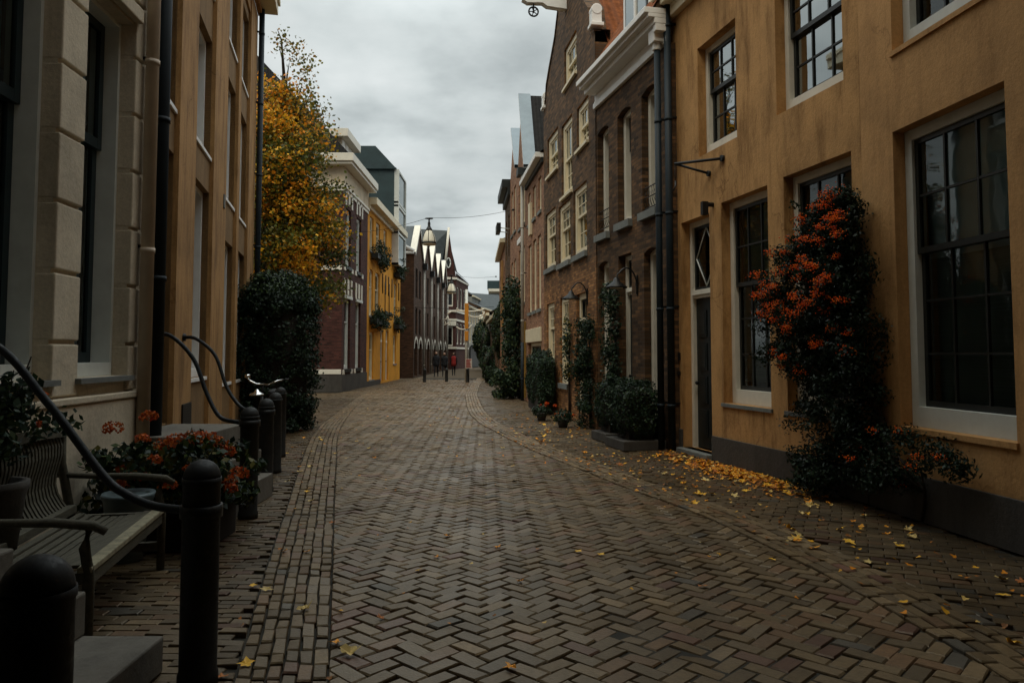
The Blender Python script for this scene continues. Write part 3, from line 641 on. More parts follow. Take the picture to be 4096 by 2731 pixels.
mb=MB(); mb.boxp(F.P,(.9,-.019,7.8),(1.95,.0,9.25),m_mun); mb.face([F.P(.95,.004,7.85),F.P(1.9,.004,7.85),F.P(1.9,.004,9.2),F.P(.95,.004,9.2)],m_glass,None,(F.n[0],F.n[1],0)); mb.boxp(F.P,(1.38,.0,7.8),(1.46,.03,9.25),m_wht); mb.build('dormer_window',dm)
pipe(r,F,.2,.13,.02,6.8,.055,m_pipe); mb=MB(); mb.boxp(F.P,(.08,.05,6.9),(.32,.24,7.13),m_wht); mb.tube([F.P(.2,.14,6.78),F.P(.2,.14,6.92)],.07,m_wht,12); mb.build('rain_hopper',r,.01)
def gooseneck(root,F,s,z,out=.5,sz=1,shade=None):
    mb=MB(); pts=[]
    mb.boxp(F.P,(s-.03,.001,z-.42),(s+.03,.02,z-.05),m_iron)
    for k in range(13):
        t=math.pi*k/12; pts.append(F.P(s,.02+out*(1-math.cos(t))/2*1.0,z-.25+.33*math.sin(t)+(.05 if k>9 else 0)))
    mb.tube([F.P(s,.02,z-.4)]+pts,.014,m_iron,8)
    w=mb.build('wall_lamp',root)
    e=Vector(pts[-1]); mb=MB(); mb.lathe([(.02,.1),(.05,.07),(.07,.02),(.19,-.07),(.2,-.1),(.17,-.095),(.06,-.0)],m_iron,e,20); mb.build('lamp_shade',w)
    mb=MB(); mb.lathe([(.12,-.1),(.11,-.06),(.05,-.03)],m_lampg,e,16); mb.build('lamp_glass',w)
gooseneck(r,F,1.45,3.1,.4)
# tall gabled brick house with the hoist beam
F=Fac((1.80,16.1),(.93,21.9),1); F4=F
H=[(1.7,3.05,8.35,9.4),(3.87,5.3,6.58,7.68),(2.2,3.4,5.6,7.5),(.6,1.7,6.38,7.42),(4.2,5.6,3.98,5.58),(2.45,3.8,3.92,5.45),(.8,2.1,3.92,5.52),(4.4,5.45,1.35,3.0),(2.65,3.65,.85,3.05),(.82,1.86,.25,3.0)]
prof=[(0,8.6),(.3,8.7),(.5,9.3),(1.0,9.75),(1.6,10.25),(2.2,11.0),(2.4,11.9),(2.9,12.5),(3.4,11.9),(3.6,11.0),(4.2,10.2),(5.0,9.63),(5.4,9.3),(5.55,8.9),(F.L,8.75)]
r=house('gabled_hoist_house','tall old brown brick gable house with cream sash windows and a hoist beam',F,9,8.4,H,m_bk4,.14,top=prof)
for i,h in enumerate(H):
    if i==9: door(r,F,*h,2.3,r=.08,fw=.13,fm=m_whc); continue
    window(r,F,*h,r=.05,fw=.13,fm=m_whc,sm=m_whc,nx=3,nu=2 if i>3 else 1,nl=2,rail=h[2]+(h[3]-h[2])*.58 if i>3 else None,fh=.12,sill=m_stone if i in (4,5,6,7,8) else m_whc,sh=.13 if i>3 else .07,sp=.07,frame_d=.14)
mb=MB()
for (a,za),(b,zb) in zip(prof,prof[1:]):
    n0=Vector((0,0,.06)); mb.face([F.P(a,.03,za+.05),F.P(b,.03,zb+.05),F.P(b,-.35,zb+.05),F.P(a,-.35,za+.05)],m_bk4); mb.face([F.P(a,.03,za+.05),F.P(b,.03,zb+.05),F.P(b,.03,zb-.05),F.P(a,.03,za-.05)],m_bk4,[(a,za),(b,zb),(b,zb-.1),(a,za-.1)]); mb.face([F.P(a,-.35,za+.05),F.P(b,-.35,zb+.05),F.P(b,-.35,zb-2.5),F.P(a,-.35,za-2.5)],m_bk4,[(a,za),(b,zb),(b,zb-2.5),(a,za-2.5)])
mb.build('gable_coping',r)
for s in (.12,F.L-.12):
    mb=MB(); mb.boxp(F.P,(s-.16,-.2,8.72),(s+.16,.09,8.8),m_wht); mb.boxp(F.P,(s-.12,-.16,8.8),(s+.12,.06,9.05),m_wht); mb.tube([F.P(s-.13,-.05,9.1),F.P(s+.13,-.05,9.1)],.12,m_wht,14); mb.build('gable_ornament',r,.01)
mb=MB(); mb.face([F.P(.05,-.3,8.4),F.P(.05,-9,8.4),F.P(2.9,-9,12),F.P(2.9,-.3,12)],m_tile,[(0,0),(9,0),(9,4.5),(0,4.5)]); mb.face([F.P(5.8,-.3,8.4),F.P(5.8,-9,8.4),F.P(2.9,-9,12),F.P(2.9,-.3,12)],m_tiled,[(0,0),(9,0),(9,4.5),(0,4.5)]); mb.face([F.P(.05,-9,8.4),F.P(5.8,-9,8.4),F.P(2.9,-9,12)],m_bk4); mb.build('roof',r)
mb=MB(); s=2.85;z=10.36
for s_ in (-.09,):
    pts=[(0,z),(0,z+.34),(1.0,z+.34),(1.12,z+.26),(1.14,z+.18),(1.0,z+.1),(.62,z+.12),(.5,z+.04)]
    for q in (s-.1,s+.1): mb.face([F.P(q,o,zz) for o,zz in pts],m_wht,None,Vector(F.P(q-s,0,0))-Vector(F.P(0,0,0)))
    for (o0,z0),(o1,z1) in zip(pts,pts[1:]+pts[:1]): mb.face([F.P(s-.1,o0,z0),F.P(s+.1,o0,z0),F.P(s+.1,o1,z1),F.P(s-.1,o1,z1)],m_wht)
hb=mb.build('hoist_beam',r)
mb=MB(); c=Vector(F.P(s,.84,z-.09))
def pm(x,y,zz): return (c.x+F.n[0]*x+F.d[0]*y,c.y+F.n[1]*x+F.d[1]*y,c.z+zz)
for k in range(24):
    a0,a1=2*math.pi*k/24,2*math.pi*(k+1)/24
    mb.tube([pm(.12*math.cos(a0),0,.12*math.sin(a0)),pm(.12*math.cos(a1),0,.12*math.sin(a1))],.022,m_iron,6)
for k in range(5):
    a=2*math.pi*k/5; mb.tube([pm(0,0,0),pm(.12*math.cos(a),0,.12*math.sin(a))],.012,m_iron,6)
mb.tube([pm(0,-.05,0),pm(0,.05,0)],.025,m_iron,8); mb.tube([pm(0,.04,0),pm(0,.04,.22)],.015,m_iron,6); mb.tube([pm(0,-.04,0),pm(0,-.04,.22)],.015,m_iron,6); mb.build('pulley',hb)
gooseneck(r,F,.75,3.1,.36)
# salmon brick house with white gutter and shop front
F=Fac((.93,21.9),(.50,25.8),1); F5=F
H=[(.5,1.1,5.9,6.95),(1.7,2.3,5.9,6.95),(2.9,3.45,5.9,6.95),(.6,1.25,2.95,5.2),(1.6,2.3,2.95,5.2),(2.7,3.4,2.95,5.2),(.6,3.5,.5,1.95)]
r=house('salmon_brick_house','low salmon brick house with a white gutter and a white lintel over its shop window',F,8,7.4,H,m_bk5,.16)
for i,h in enumerate(H):
    if i==6: window(r,F,*h,r=.1,fw=.1,fm=m_whc,nx=3,nl=1,rail=99,fh=.15,gl=m_glassd); continue
    window(r,F,*h,r=.05,fw=.13,fm=m_whc,nx=1,nu=1,nl=1,fh=.12,sill=m_stone,sh=.1,frame_d=.16,so=.09)
slab(r,'lintel',F,(.45,.001,1.97),(F.L-.05,.05,2.4),m_whc,.01)
mb=MB(); mb.boxp(F.P,(.02,.0,7.35),(F.L,.25,7.5),m_wht); mb.boxp(F.P,(.02,.001,7.2),(F.L,.08,7.348),m_dk); mb.build('gutter',r,.01)
roof_pitch(r,F,8,7.52,3.2,m_tiled,over=.1)
mb=MB(); mb.boxp(F.P,(2.45,.001,5.45),(2.85,.09,6.5),m_whc); mb.build('window_shutter',r,.01)
def gablehouse(name,label,F,eave,peak,m,H,fm=m_whc,verge=m_zinc,split=True):
    pr=[(0,eave),(F.L/2,peak),(F.L,eave)]
    r=house(name,label,F,9,eave,H,m,.14,top=pr)
    for i,h in enumerate(H): window(r,F,*h,r=.05,fw=.12,fm=fm,nx=2,nu=1,nl=1,fh=.1,sill=m_stone,sh=.09,frame_d=.16,so=.09)
    k=F.L/2
    for sg,s0 in ((1,0),(-1,F.L)):
        mb=MB(); b=k; d=.06
        for o0,o1,mm,up in ((.12 if sg>0 else -.03,-.32,verge,.09),(-.321,-9,m_tiled,.02)):
            A=[F.P(s0-sg*.1,o0,eave-.1+up),F.P(k,o0,peak+up),F.P(k,o1,peak+up),F.P(s0-sg*.1,o1,eave-.1+up)]
            mb.face(A,mm,[(0,0),(0,4),(9,4),(9,0)]); B=[(x,y,z-.14) for x,y,z in A]; mb.face([A[0],A[1],B[1],B[0]],m_wht if up>.05 else mm); mb.face(B,m_dk)
        mb.build('roof_slope',r)
    mb=MB(); mb.face([F.P(.05,-9,eave),F.P(F.L-.05,-9,eave),F.P(k,-9,peak)],m_bk3); mb.build('rear_gable',r)
    return r
F=Fac((.50,25.8),(.20,28.6),1); F6=F
r=gablehouse('zinc_gable_house','narrow brick house with a steep zinc edged gable and dark tiles',F,8.1,11.0,m_bk5,[(.5,1.2,6.2,7.9),(1.6,2.3,6.2,7.9),(.5,1.2,3.4,5.4),(1.6,2.3,3.4,5.4),(.35,1.1,.3,2.6),(1.4,2.5,.8,2.6)])
pipe(r,F,.04,.14,2.0,8.0,.055,m_pipeg); pipe(r,F,.04,.14,.02,1.99,.055,m_pipe)
slab(r,'eaves_box',F,(-.05,.001,7.75),(.5,.3,8.0),m_dk); slab(r,'white_fascia',F,(.9,.001,5.55),(1.9,.12,5.75),m_wht,.01)
mb=MB(); mb.boxp(F.P,(.2,.001,.1),(.32,.06,2.7),plaster('ochre woodwork',(.45,.27,.06),(.6,.6,.6),stain=.3)); mb.build('door_post',r)
F=Fac((.20,28.6),(-.07,31.6),1); F7=F
r=gablehouse('far_zinc_gable_house','farther narrow brick gable house with pale zinc verge beyond the first one',F,8.8,10.6,m_bk5,[(.5,1.3,6.4,8.2),(1.7,2.5,6.4,8.2),(.5,1.3,3.3,5.3),(1.7,2.5,3.3,5.3),(.5,1.3,.4,2.6),(1.7,2.5,.4,2.6)])
F=Fac((-.07,31.6),(-.32,35.2),1); F8=F
H=[(.5,1.3,5.8,7.6),(2.2,3.0,5.8,7.6),(.5,1.3,3.0,5.0),(2.2,3.0,3.0,5.0),(.5,1.3,.3,2.4),(2.2,3.0,.8,2.4)]
r=house('dark_corniced_house','dark brick house with a dark cornice far along the right side',F,8,8.8,H,m_bk4,.14)
for h in H: window(r,F,*h,r=.08,fw=.09,fm=m_whc,nx=2,nu=1,nl=1,fh=.1)
mb=MB(); mb.boxp(F.P,(0,0,8.6),(F.L,.35,8.95),m_dk); mb.boxp(F.P,(0,.001,8.3),(F.L,.12,8.598),m_dk); mb.build('cornice',r,.01)
roof_pitch(r,F,8,8.96,2,m_tiled,over=.0)
mb=MB(); mb.tube([F.P(.4,.0,6.9),F.P(.4,.42,6.95)],.02,m_whg,8); mb.tube([F.P(1.4,.0,6.9),F.P(1.4,.42,6.95)],.02,m_whg,8); mb.boxp(F.P,(.3,.38,6.8),(1.5,.55,7.15),m_iron); mb.build('hanging_sign_box',r)
F=Fac((-.32,35.2),(-.72,43),1); F9=F
H=[(.6,1.4,4.2,5.8),(2.6,3.4,4.2,5.8),(4.6,5.4,4.2,5.8),(6.2,7.0,4.2,5.8),(.6,1.4,.8,2.9),(4.6,5.4,.8,2.9)]
r=house('low_ochre_brick_house','low brick house with an ochre bay far down the right side',F,8,6.9,H,m_bk5,.14)
for h in H: window(r,F,*h,r=.08,fw=.09,fm=m_whc,nx=2,nu=1,nl=1,fh=.1)
slab(r,'ochre_bay',F,(2.0,.001,2.9),(2.5,.12,6.2),m_br,.01)
mb=MB(); mb.boxp(F.P,(0,0,6.8),(F.L,.25,7.0),m_whc); mb.build('gutter',r,.01)
roof_pitch(r,F,8,7.0,1.4,m_tiled,over=.1)
# ------------------------------------------------------------------ left hand houses
F=Fac((-3.03,-1),(-3.63,7.55),-1); L1=F
H=[(7.2,8.14,1.4,4.75),(5.78,6.81,1.4,5.3),(1.2,2.3,1.4,4.75),(7.2,8.14,5.6,7.9),(5.78,6.81,6.2,8.4)]
r=house('rusticated_house','beige house with grooved stone blocks between tall teal windows, nearest on the left',F,8,16,H,m_bg,.2,o=-.035)  # height out of view is exaggerated to keep light off the foreground
for i,h in enumerate(H):
    window(r,F,*h,r=.15,fw=.045,o=-.0,fm=m_whg,sm=m_teal,nx=1,nu=1,nl=1,rail=3.55 if i<3 else None,fh=.12,sill=m_stone if i!=2 else None,sh=.045,sp=.05,gl=m_glassd if i<2 else m_glass,frame_d=.26,so=.13,st=.08,fill=(m_blueb,h[2]+.1,h[3]-.05) if i<2 else None)
mb=MB(); zz=[1.25,1.69]+[1.69+.548*k for k in range(1,26)]
for s0,s1 in ((6.81,7.2),(8.14,8.36),(2.3,5.78),(-.5,1.2)):
    mb=MB()
    for a,b in zip(zz,zz[1:]):
        wide=s1-s0>1; cuts=[s0]+([s0+.9*k for k in range(1,int((s1-s0)/.9))] if wide else [])+[s1]
        for x0,x1 in zip(cuts,cuts[1:]): mb.boxp(F.P,(x0+(.012 if x0>s0 else -.003),-.17,a+.016),(x1-.012 if x1<s1 else x1+.003,0,b-.016),m_bg)
    mb.build('stone_blocks',r,.012)
mb=MB(); mb.boxp(F.P,(-.5,-.034,1.19),(8.4,.04,1.25),m_bg); mb.boxp(F.P,(-.5,-.034,0),(8.4,.02,1.188),m_bg)
mb.build('plinth',r,.012)
for h in H[:2]:
    mb=MB(); mb.boxp(F.P,(h[0]-.03,-.03,5.62 if h[3]>5 else 4.77),(h[1]+.03,.05,5.74 if h[3]>5 else 4.9),m_bg); mb.build('window_head',r,.01)
mb=MB(); mb.boxp(F.P,(-.5,-.03,15.8),(8.5,.4,16.2),m_bg); mb.build('cornice',r,.02)
roof_pitch(r,F,8,16.2,2.5,m_tiled,over=.1)
pipe(r,F,8.3,.085,.02,15.7,.062,m_pipeb,br=1.85)
# brown plaster house
F=Fac((-3.65,7.6),(-5.73,16.7),-1); L2=F
H=[(.18,1.27,.8,3.95),(.18,1.27,4.48,6.3),(.18,1.27,7.0,8.55),(2.33,3.76,1.27,4.0),(2.33,3.76,4.53,6.3),(2.33,3.76,7.0,8.55),(5.05,6.42,1.1,3.55),(5.05,6.42,4.26,6.42),(5.05,6.42,7.05,8.55),(6.75,8.16,1.1,3.6),(6.75,8.16,4.25,6.35),(6.75,8.16,6.97,8.54)]
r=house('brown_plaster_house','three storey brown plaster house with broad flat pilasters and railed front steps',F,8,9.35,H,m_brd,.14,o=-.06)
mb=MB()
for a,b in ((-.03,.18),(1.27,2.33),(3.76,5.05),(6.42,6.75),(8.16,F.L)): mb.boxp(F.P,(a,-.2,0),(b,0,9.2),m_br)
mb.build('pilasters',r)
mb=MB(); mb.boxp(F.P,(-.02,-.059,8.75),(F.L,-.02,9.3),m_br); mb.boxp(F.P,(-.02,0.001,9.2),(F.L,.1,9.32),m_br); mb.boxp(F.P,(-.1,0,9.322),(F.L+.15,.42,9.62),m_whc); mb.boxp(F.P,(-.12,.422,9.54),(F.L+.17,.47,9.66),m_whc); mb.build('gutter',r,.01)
for i,h in enumerate(H):
    if i==0: door(r,F,*h,3.12,r=.15,fw=.11,fm=m_wh); continue
    window(r,F,*h,r=.15,fw=.07,fm=m_wht,sm=m_teal,nx=1 if i<3 else 2,nu=1,nl=1,fh=.12,sill=m_wht,sh=.05,sp=-.03,frame_d=.24,so=.12,gl=m_glassd if h[2]<4 else m_glass)
roof_pitch(r,F,8,9.64,2.6,m_tiled,over=.1)
pipe(r,F,-.12,.1,.02,9.3,.075,m_pipe); pipe(r,F,9.2,.1,.02,9.3,.06,m_pipe)
mb=MB(); mb.boxp(F.P,(4.75,.001,3.98),(4.87,.02,4.2),m_stone); mb.build('vent_grille',r)
mb=MB(); mb.boxp(F.P,(1.75,.001,.62),(2.3,.02,.98),m_iron); mb.build('cellar_vent',r)
# red brick corner house across the gap
Fs=Fac((-7.1,31.6),(-15.5,31.6),-1); Fs.n=(0,-1); F=Fac((-7.1,31.6),(-7.1,37),-1); L3=F
H=[(.5,1.55,5.35,7.85),(2.75,3.8,5.35,7.85),(.45,1.6,.95,4.0),(2.75,3.85,.95,4.0)]
r=house('wine_red_corner_house','dark wine red brick corner house with a deep cream cornice and white keystones',F,8.4,8.55,H,m_bkL,.16)
mb=MB(); Hs=[(1.8,2.8,5.35,7.6),(4.3,5.3,5.35,7.6)]; wallmesh(mb,Fs,0.0,8.4,0,8.55,Hs,m_bkL,.002,.16); mb.build('side_wall',r)
for h in H: window(r,F,*h,r=.1,fw=.1,fm=m_whg,sm=m_whg,nx=1,nu=1,nl=1,rail=h[2]+(h[3]-h[2])*.66,fh=.12,sill=m_dk,sh=.14,sp=.08,gl=m_glassd,frame_d=.18)
for h in Hs: window(r,Fs,*h,r=.1,fw=.1,fm=m_wh,sm=m_wh,nx=1,nu=1,nl=1,fh=.12,sill=m_stone,gl=m_glassd)
for h in H:
    c=(h[0]+h[1])/2
    for q,w in ((h[0]-.08,.09),(h[1]+.08,.09),(c,.12)): slab(r,'keystone',F,(q-w,.001,h[3]+.08 if w<.1 else h[3]+.12),(q+w,.05,h[3]+(.75 if h[2]>3 else .8)),m_wh,.01)
    if h[2]<3: slab(r,'window_head',F,(h[0]-.1,.001,h[3]-.05),(h[1]+.1,.09,h[3]+.075),m_whg,.01)
    for q in (h[0]-.3,h[1]+.12): slab(r,'corner_stone',F,(max(0,q),.001,h[2]-.22),(q+.32,.045,h[2]-.02),m_wh,.01)
for k in (0,2): slab(r,'stone_band',Fs,(.02+k*2.2,.003,5.1),(.9+k*2.2,.045,5.3),m_wh,.01)
slab(r,'stone_band',Fs,(.0,.003,.75),(1.4,.045,.95),m_wh,.01)
mb=MB()
for o,z0,z1 in ((.05,8.45,8.6),(.1,8.6,8.72),(.04,8.722,9.5),(.42,9.502,9.62),(.5,9.622,9.95)):
    mb.boxp(F.P,(-o,-8.4,z0),(5.4,o,z1),m_cream if z0>8.7 and z1<9.6 else m_wh)
mb.build('cornice',r,.012)
slab(r,'plinth',F,(-.04,-8.4,0),(5.4,.04,.72),m_pl,.01)
mb=MB(); e0,e1,rz=9.96,14.9,-4.3
mb.face([F.P(-.3,.3,e0),F.P(5.4,.3,e0),F.P(5.4,rz,e1),F.P(.9,rz,e1)],m_tiled,[(0,0),(5.7,0),(5.7,6.6),(1.2,6.6)]); mb.face([F.P(-.3,-8.9,e0),F.P(5.4,-8.9,e0),F.P(5.4,rz,e1),F.P(.9,rz,e1)],m_tiled,[(0,0),(5.7,0),(5.7,6.6),(1.2,6.6)])
mb.face([F.P(-.3,.3,e0),F.P(-.3,-8.9,e0),F.P(.9,rz,e1)],m_tiled,[(0,0),(9,0),(4.5,5)]); mb.face([F.P(5.4,.3,e0),F.P(5.4,-8.9,e0),F.P(5.4,rz,e1)],m_bkL); mb.build('roof',r)
mb=MB(); mb.boxp(F.P,(1.0,-2.2,9.9),(3.2,-.35,11.0),m_cream); mb.boxp(F.P,(.7,-2.4,11.0),(3.5,0,11.35),m_wh); d=mb.build('dormer',r,.01)
mb=MB()
for k in range(3): mb.boxp(F.P,(1.08+k*.7,-.349,10.1),(1.62+k*.7,-.31,10.95),m_wht)
mb.build('dormer_window',d)
mb=MB(); b=Vector(F.P(1.3,-1.9,11.3)); mb.lathe([(.12,0),(.12,.75),(.17,.85),(.2,.95)],m_iron,b,12); mb.build('chimney_pipe',r)
# yellow house with flower boxes and a teal roof tower
F=Fac((-7.1,37),(-7.1,48),-1); L4=F
H=[(.55,1.55,3.5,5.85),(2.15,3.5,3.5,5.85),(8.4,9.5,3.5,5.85),(.55,1.55,6.75,8.5),(2.3,3.5,6.75,8.5),(4.6,5.6,6.9,8.5),(.7,1.9,.3,2.7),(3.9,4.9,.12,2.9),(5.6,6.6,.12,2.9),(8.3,9.4,1.0,2.7)]
r=house('yellow_house','bright yellow painted house with green flower boxes and a teal clad roof tower',F,8,8.95,H,m_yel,.15)
for i,h in enumerate(H):
    if i in (7,8): door(r,F,*h,2.2,r=.1,fw=.1,dm=m_wood); continue
    window(r,F,*h,r=.08,fw=.09,fm=m_whc,sm=m_whc,nx=1,nu=1,nl=1,rail=h[2]+(h[3]-h[2])*.62,fh=.1,sill=m_stone,sh=.08,gl=m_glassd,arch=m_yel if i<3 else False)
mb=MB()
for s in (4.3,5.3,6.3,7.5,10.2):
    mb=MB(); mb.tube([F.P(s,.03,4.9),F.P(s,.03,6.0)],.03,m_iron,6); mb.build('wall_anchor',r)
for s in (5.0,6.4): mb=MB(); mb.tube([F.P(s,.05,3.9),F.P(s,.05,5.6)],.025,m_iron,6); mb.lathe([(.02,-.14),(.13,-.06),(.13,.06),(.02,.14)],m_iron,F.P(s,.1,3.85),10); mb.build('wall_anchor',r)
mb=MB(); mb.boxp(F.P,(0,.001,8.75),(11,.12,8.95),m_whc); mb.boxp(F.P,(0,0,8.952),(11,.45,9.3),m_whc); mb.build('gutter',r,.01)
slab(r,'plinth',F,(0,.001,0),(3.85,.04,.25),m_pl); roof_pitch(r,F,8,9.3,2.4,m_tiled,over=.1)
mb=MB(); P=F.P
mb.boxp(P,(7.4,-3.2,9.0),(10.6,.12,12.6),m_tealm); t=mb.build('roof_tower',r)
mb=MB(); A=[P(7.3,.2,12.6),P(10.7,.2,12.6),P(10.7,-1.0,13.9),P(7.3,-1.0,13.9)]; mb.face(A,m_zinc); mb.face([P(7.3,-1.0,13.9),P(10.7,-1.0,13.9),P(10.7,-3.3,13.9),P(7.3,-3.3,13.9)],m_zinc)
mb.face([P(7.3,.2,12.6),P(7.3,-3.3,12.6),P(7.3,-3.3,13.9),P(7.3,-1.0,13.9)],m_tealm); mb.face([P(10.7,.2,12.6),P(10.7,-3.3,12.6),P(10.7,-3.3,13.9),P(10.7,-1.0,13.9)],m_tealm)
mb.boxp(P,(7.25,-3.3,12.52),(10.75,.24,12.598),m_tealm); mb.build('tower_roof',t)
mb=MB(); mb.boxp(P,(7.55,.0,6.9),(10.5,.3,9.02),m_tealm)
for s in (7.5,10.5): mb.boxp(P,(s-.08,.0,6.85),(s+.08,.4,12.4),m_whg)
for z in (6.85,8.7,10.3,10.5,12.4): mb.boxp(P,(7.42,.0,z),(10.58,.42 if z<7 else .38,z+.12),m_whg)
bw=mb.build('oriel_frame',r); mb=MB()
for z0,z1 in ((6.97,8.7),(8.82,10.3),(10.62,12.4)): mb.face([P(7.58,.32,z0),P(10.42,.32,z0),P(10.42,.32,z1),P(7.58,.32,z1)],m_glassd,None,(1,0,0))
mb.build('pane',bw)
# zigzag gabled row
F=Fac((-6.5,50),(-6.5,76),-1); L5=F; wz=5.0; n5=5
prof=[]
for k in range(n5): prof+=[(k*wz+.0,8.3),(k*wz+wz/2,10.5)]
prof+=[(n5*wz,8.3),(26,8.3)]
H=[(k*wz+a,z0,z1) for k in range(n5) for a in (.9,2.8) for z0,z1 in ((5.4,7.4),(2.9,4.7))]; H=[(s,s+1.1,a,b) for s,a,b in H]
HA=[(k*2.5+.4,k*2.5+2.1,.1,2.3) for k in range(10)]
r=house('zigzag_gabled_row','long rust red brick building with a row of white edged zigzag gables',F,9,8.3,H+HA,m_bkZ,.2,top=prof)
for h in H: window(r,F,*h,r=.08,fw=.06,fm=m_dk,sm=m_dk,nx=2,nu=1,nl=1,rail=99,fh=.06,gl=m_glassd)
mb=MB()
for a,b,c,d in HA:
    n8=8; m0=(a+b)/2; q=(b-a)/2
    for k in range(n8):
        t0,t1=math.pi*k/n8,math.pi*(k+1)/n8
        p=lambda t,rr:F.P(m0-rr*math.cos(t),.03,1.95+rr*math.sin(t)*.75)
        mb.face([p(t0,q),p(t1,q),p(t1,q+.28),p(t0,q+.28)],m_wh)
    mb.face([F.P(a,.02,2.6),F.P(b,.02,2.6),F.P(b,.02,2.3),F.P(a,.02,2.3)],m_bkZ)
mb.build('arch_trim',r)
mb=MB()
for (a,za),(b,zb) in zip(prof,prof[1:]):
    if za==zb: continue
    mb.face([F.P(a,.12,za+.05),F.P(b,.12,zb+.05),F.P(b,-.3,zb+.05),F.P(a,-.3,za+.05)],m_wh); mb.face([F.P(a,.12,za+.05),F.P(b,.12,zb+.05),F.P(b,.12,zb-.22),F.P(a,.12,za-.22)],m_wh)
mb.build('verge_boards',r)
mb=MB()
for (a,za),(b,zb) in zip(prof,prof[1:]):
    if za!=zb: mb.face([F.P(a,-.1,za),F.P(b,-.1,zb),F.P(b,-9,zb),F.P(a,-9,za)],m_slate)
mb.build('roof',r)
mb=MB(); mb.face([F.P(.0,.005,8.3),F.P(.0,-9,8.3),F.P(0,-4.5,10.6)],m_bkZ)
mb.tube([F.P(-.06,.0,8.4),F.P(-.06,-4.5,10.7)],.14,m_wht,6); mb.tube([F.P(-.06,.0,8.3),F.P(-.06,-9,8.3)],.1,m_wht,6); mb.build('end_gable',r)
for k in range(1,n5+1):
    p_=pipe(r,F,k*wz,.12,.05,7.9,.07,m_pipeg,br=30); mb=MB(); mb.boxp(F.P,(k*wz-.22,.02,7.7),(k*wz+.22,.34,8.15),m_iron); mb.build('rain_hopper',r)
# corner gable at the far bend
F=Fac((-5.83,78.5),(-5.0,86),-1); Fc=Fac((-7.4,78),(-5.83,78.5),-1); L6=F
r=empty('pointed_gable_house','dark brick house with a tall pointed gable and round window at the far bend',"building",(-6,80,0))
mb=MB(); pr=[(0,9.3),(.45,10.5),(.85,14.6),(1.2,12.2),(1.65,9.6)]
Hc=[(.5,1.35,6.5,9.1),(.5,1.35,2.4,4.4)]
wallmesh(mb,Fc,0,Fc.L,0,pr,Hc,m_bkL,0,.15); mb.build('front_wall',r)
Hs=[(.6,1.7,6.0,8.6),(2.6,3.7,6.0,8.6),(4.6,5.7,6.0,8.6),(.6,1.7,2.6,4.8),(2.6,3.7,2.6,4.8),(4.6,5.7,2.6,4.8)]
mb=MB(); wallmesh(mb,F,0,F.L,0,[(0,10.0),(F.L,9.6)],Hs,m_bkL,0,.15); mb.boxp(F.P,(.02,-7,0),(F.L,-.8,9.5),m_bkL); mb.build('side_wall',r)
for h in Hc: window(r,Fc,*h,r=.06,fw=.09,nx=1,nu=1,nl=1,gl=m_glassd)
for h in Hs: window(r,F,*h,r=.06,fw=.12,nx=1,nu=1,nl=1,gl=m_glassd)
mb=MB()
for z in (5.9,2.1,5.0,9.3): mb.boxp(Fc.P,(0,.001,z),(Fc.L+.1,.1,z+.22),m_wh); mb.boxp(F.P,(.0,.001,z),(F.L,.1,z+.2),m_wh)
mb.build('stone_bands',r)
mb=MB(); mb.tube([Fc.P(.45,.06,10.4),Fc.P(.85,.06,14.7)],.14,m_wh,6); mb.build('verge',r)
mb=MB(); k=[Fc.P(.82+.22*math.cos(a),.05,11.0+.5*math.sin(a)) for a in [2*math.pi*j/16 for j in range(17)]]; mb.tube(k,.07,m_whg,6); mb.face(k[:-1],m_dk); mb.build('round_window',r)
mb=MB(); mb.face([F.P(-.2,.2,9.9),F.P(F.L,.2,9.5),F.P(F.L-1,-2.5,12.2),F.P(0,-1,14.4)],m_slate); mb.face([F.P(0,-1,14.4),F.P(F.L-1,-2.5,12.2),F.P(F.L-1,-6,12),F.P(0,-6,12)],m_slate)
mb.face([Fc.P(-.2,.1,9.2),Fc.P(.8,-.1,14.4),Fc.P(-.6,-3,14.9),Fc.P(-3.4,-3,14.9),Fc.P(-4,0,9.5)],m_slate); mb.build('roof',r)
slab(r,'shop_band',Fc,(0,.001,4.5),(Fc.L,.15,4.95),m_wh)
# houses beyond the bend
def simplehouse(name,label,A,B,side,d,z,m,rows,cols,w,h,z0,dz,fm=m_whc,rm=m_slate,rh=2,wo=.5):
    F=Fac(A,B,side); H=[]
    for i in range(rows):
        for j in range(cols):
            s=F.L*(j+.5)/cols; H.append((s-w/2,s+w/2,z0+dz*i,z0+dz*i+h))
    r=house(name,label,F,d,z,H,m,.12)
    for q in H: window(r,F,*q,r=.05,fw=.1,fm=fm,sm=fm,nx=1,nu=1,nl=1,fh=.12,gl=m_glassd)
    mb=MB(); mb.boxp(F.P,(0,0,z-.05),(F.L,.25,z+.15),fm); mb.build('gutter',r)
    roof_pitch(r,F,d,z+.16,rh,rm,over=.1); return r
simplehouse('white_far_house','white rendered house with rows of narrow windows beyond the pointed gable',(-4.95,87),(-3.9,97),-1,8,6.9,m_grr2,2,5,1.0,1.9,2.9,2.2)
fz=Fac((-4.95,87),(-3.9,97),-1); wh=[o for o in COL.objects if o.name.startswith('white_far_house')][0]
slab(wh,'shop_front',fz,(.1,.13,.05),(fz.L-.1,.2,2.5),m_dk); slab(wh,'awning',fz,(.3,.2,2.5),(fz.L-.3,1.4,2.62),m_tealm)
simplehouse('orange_far_house','small orange house far down the street behind the white one',(-4.1,100),(-3.0,107),-1,9,7.6,m_br,2,2,1.1,1.6,1.6,2.8)
simplehouse('grey_far_house','grey rendered house closing the view at the far end of the street',(-3.2,108),(1.0,112),-1,9,6.4,m_grr,2,4,.9,1.7,.9,2.7,rm=m_slate,rh=4)
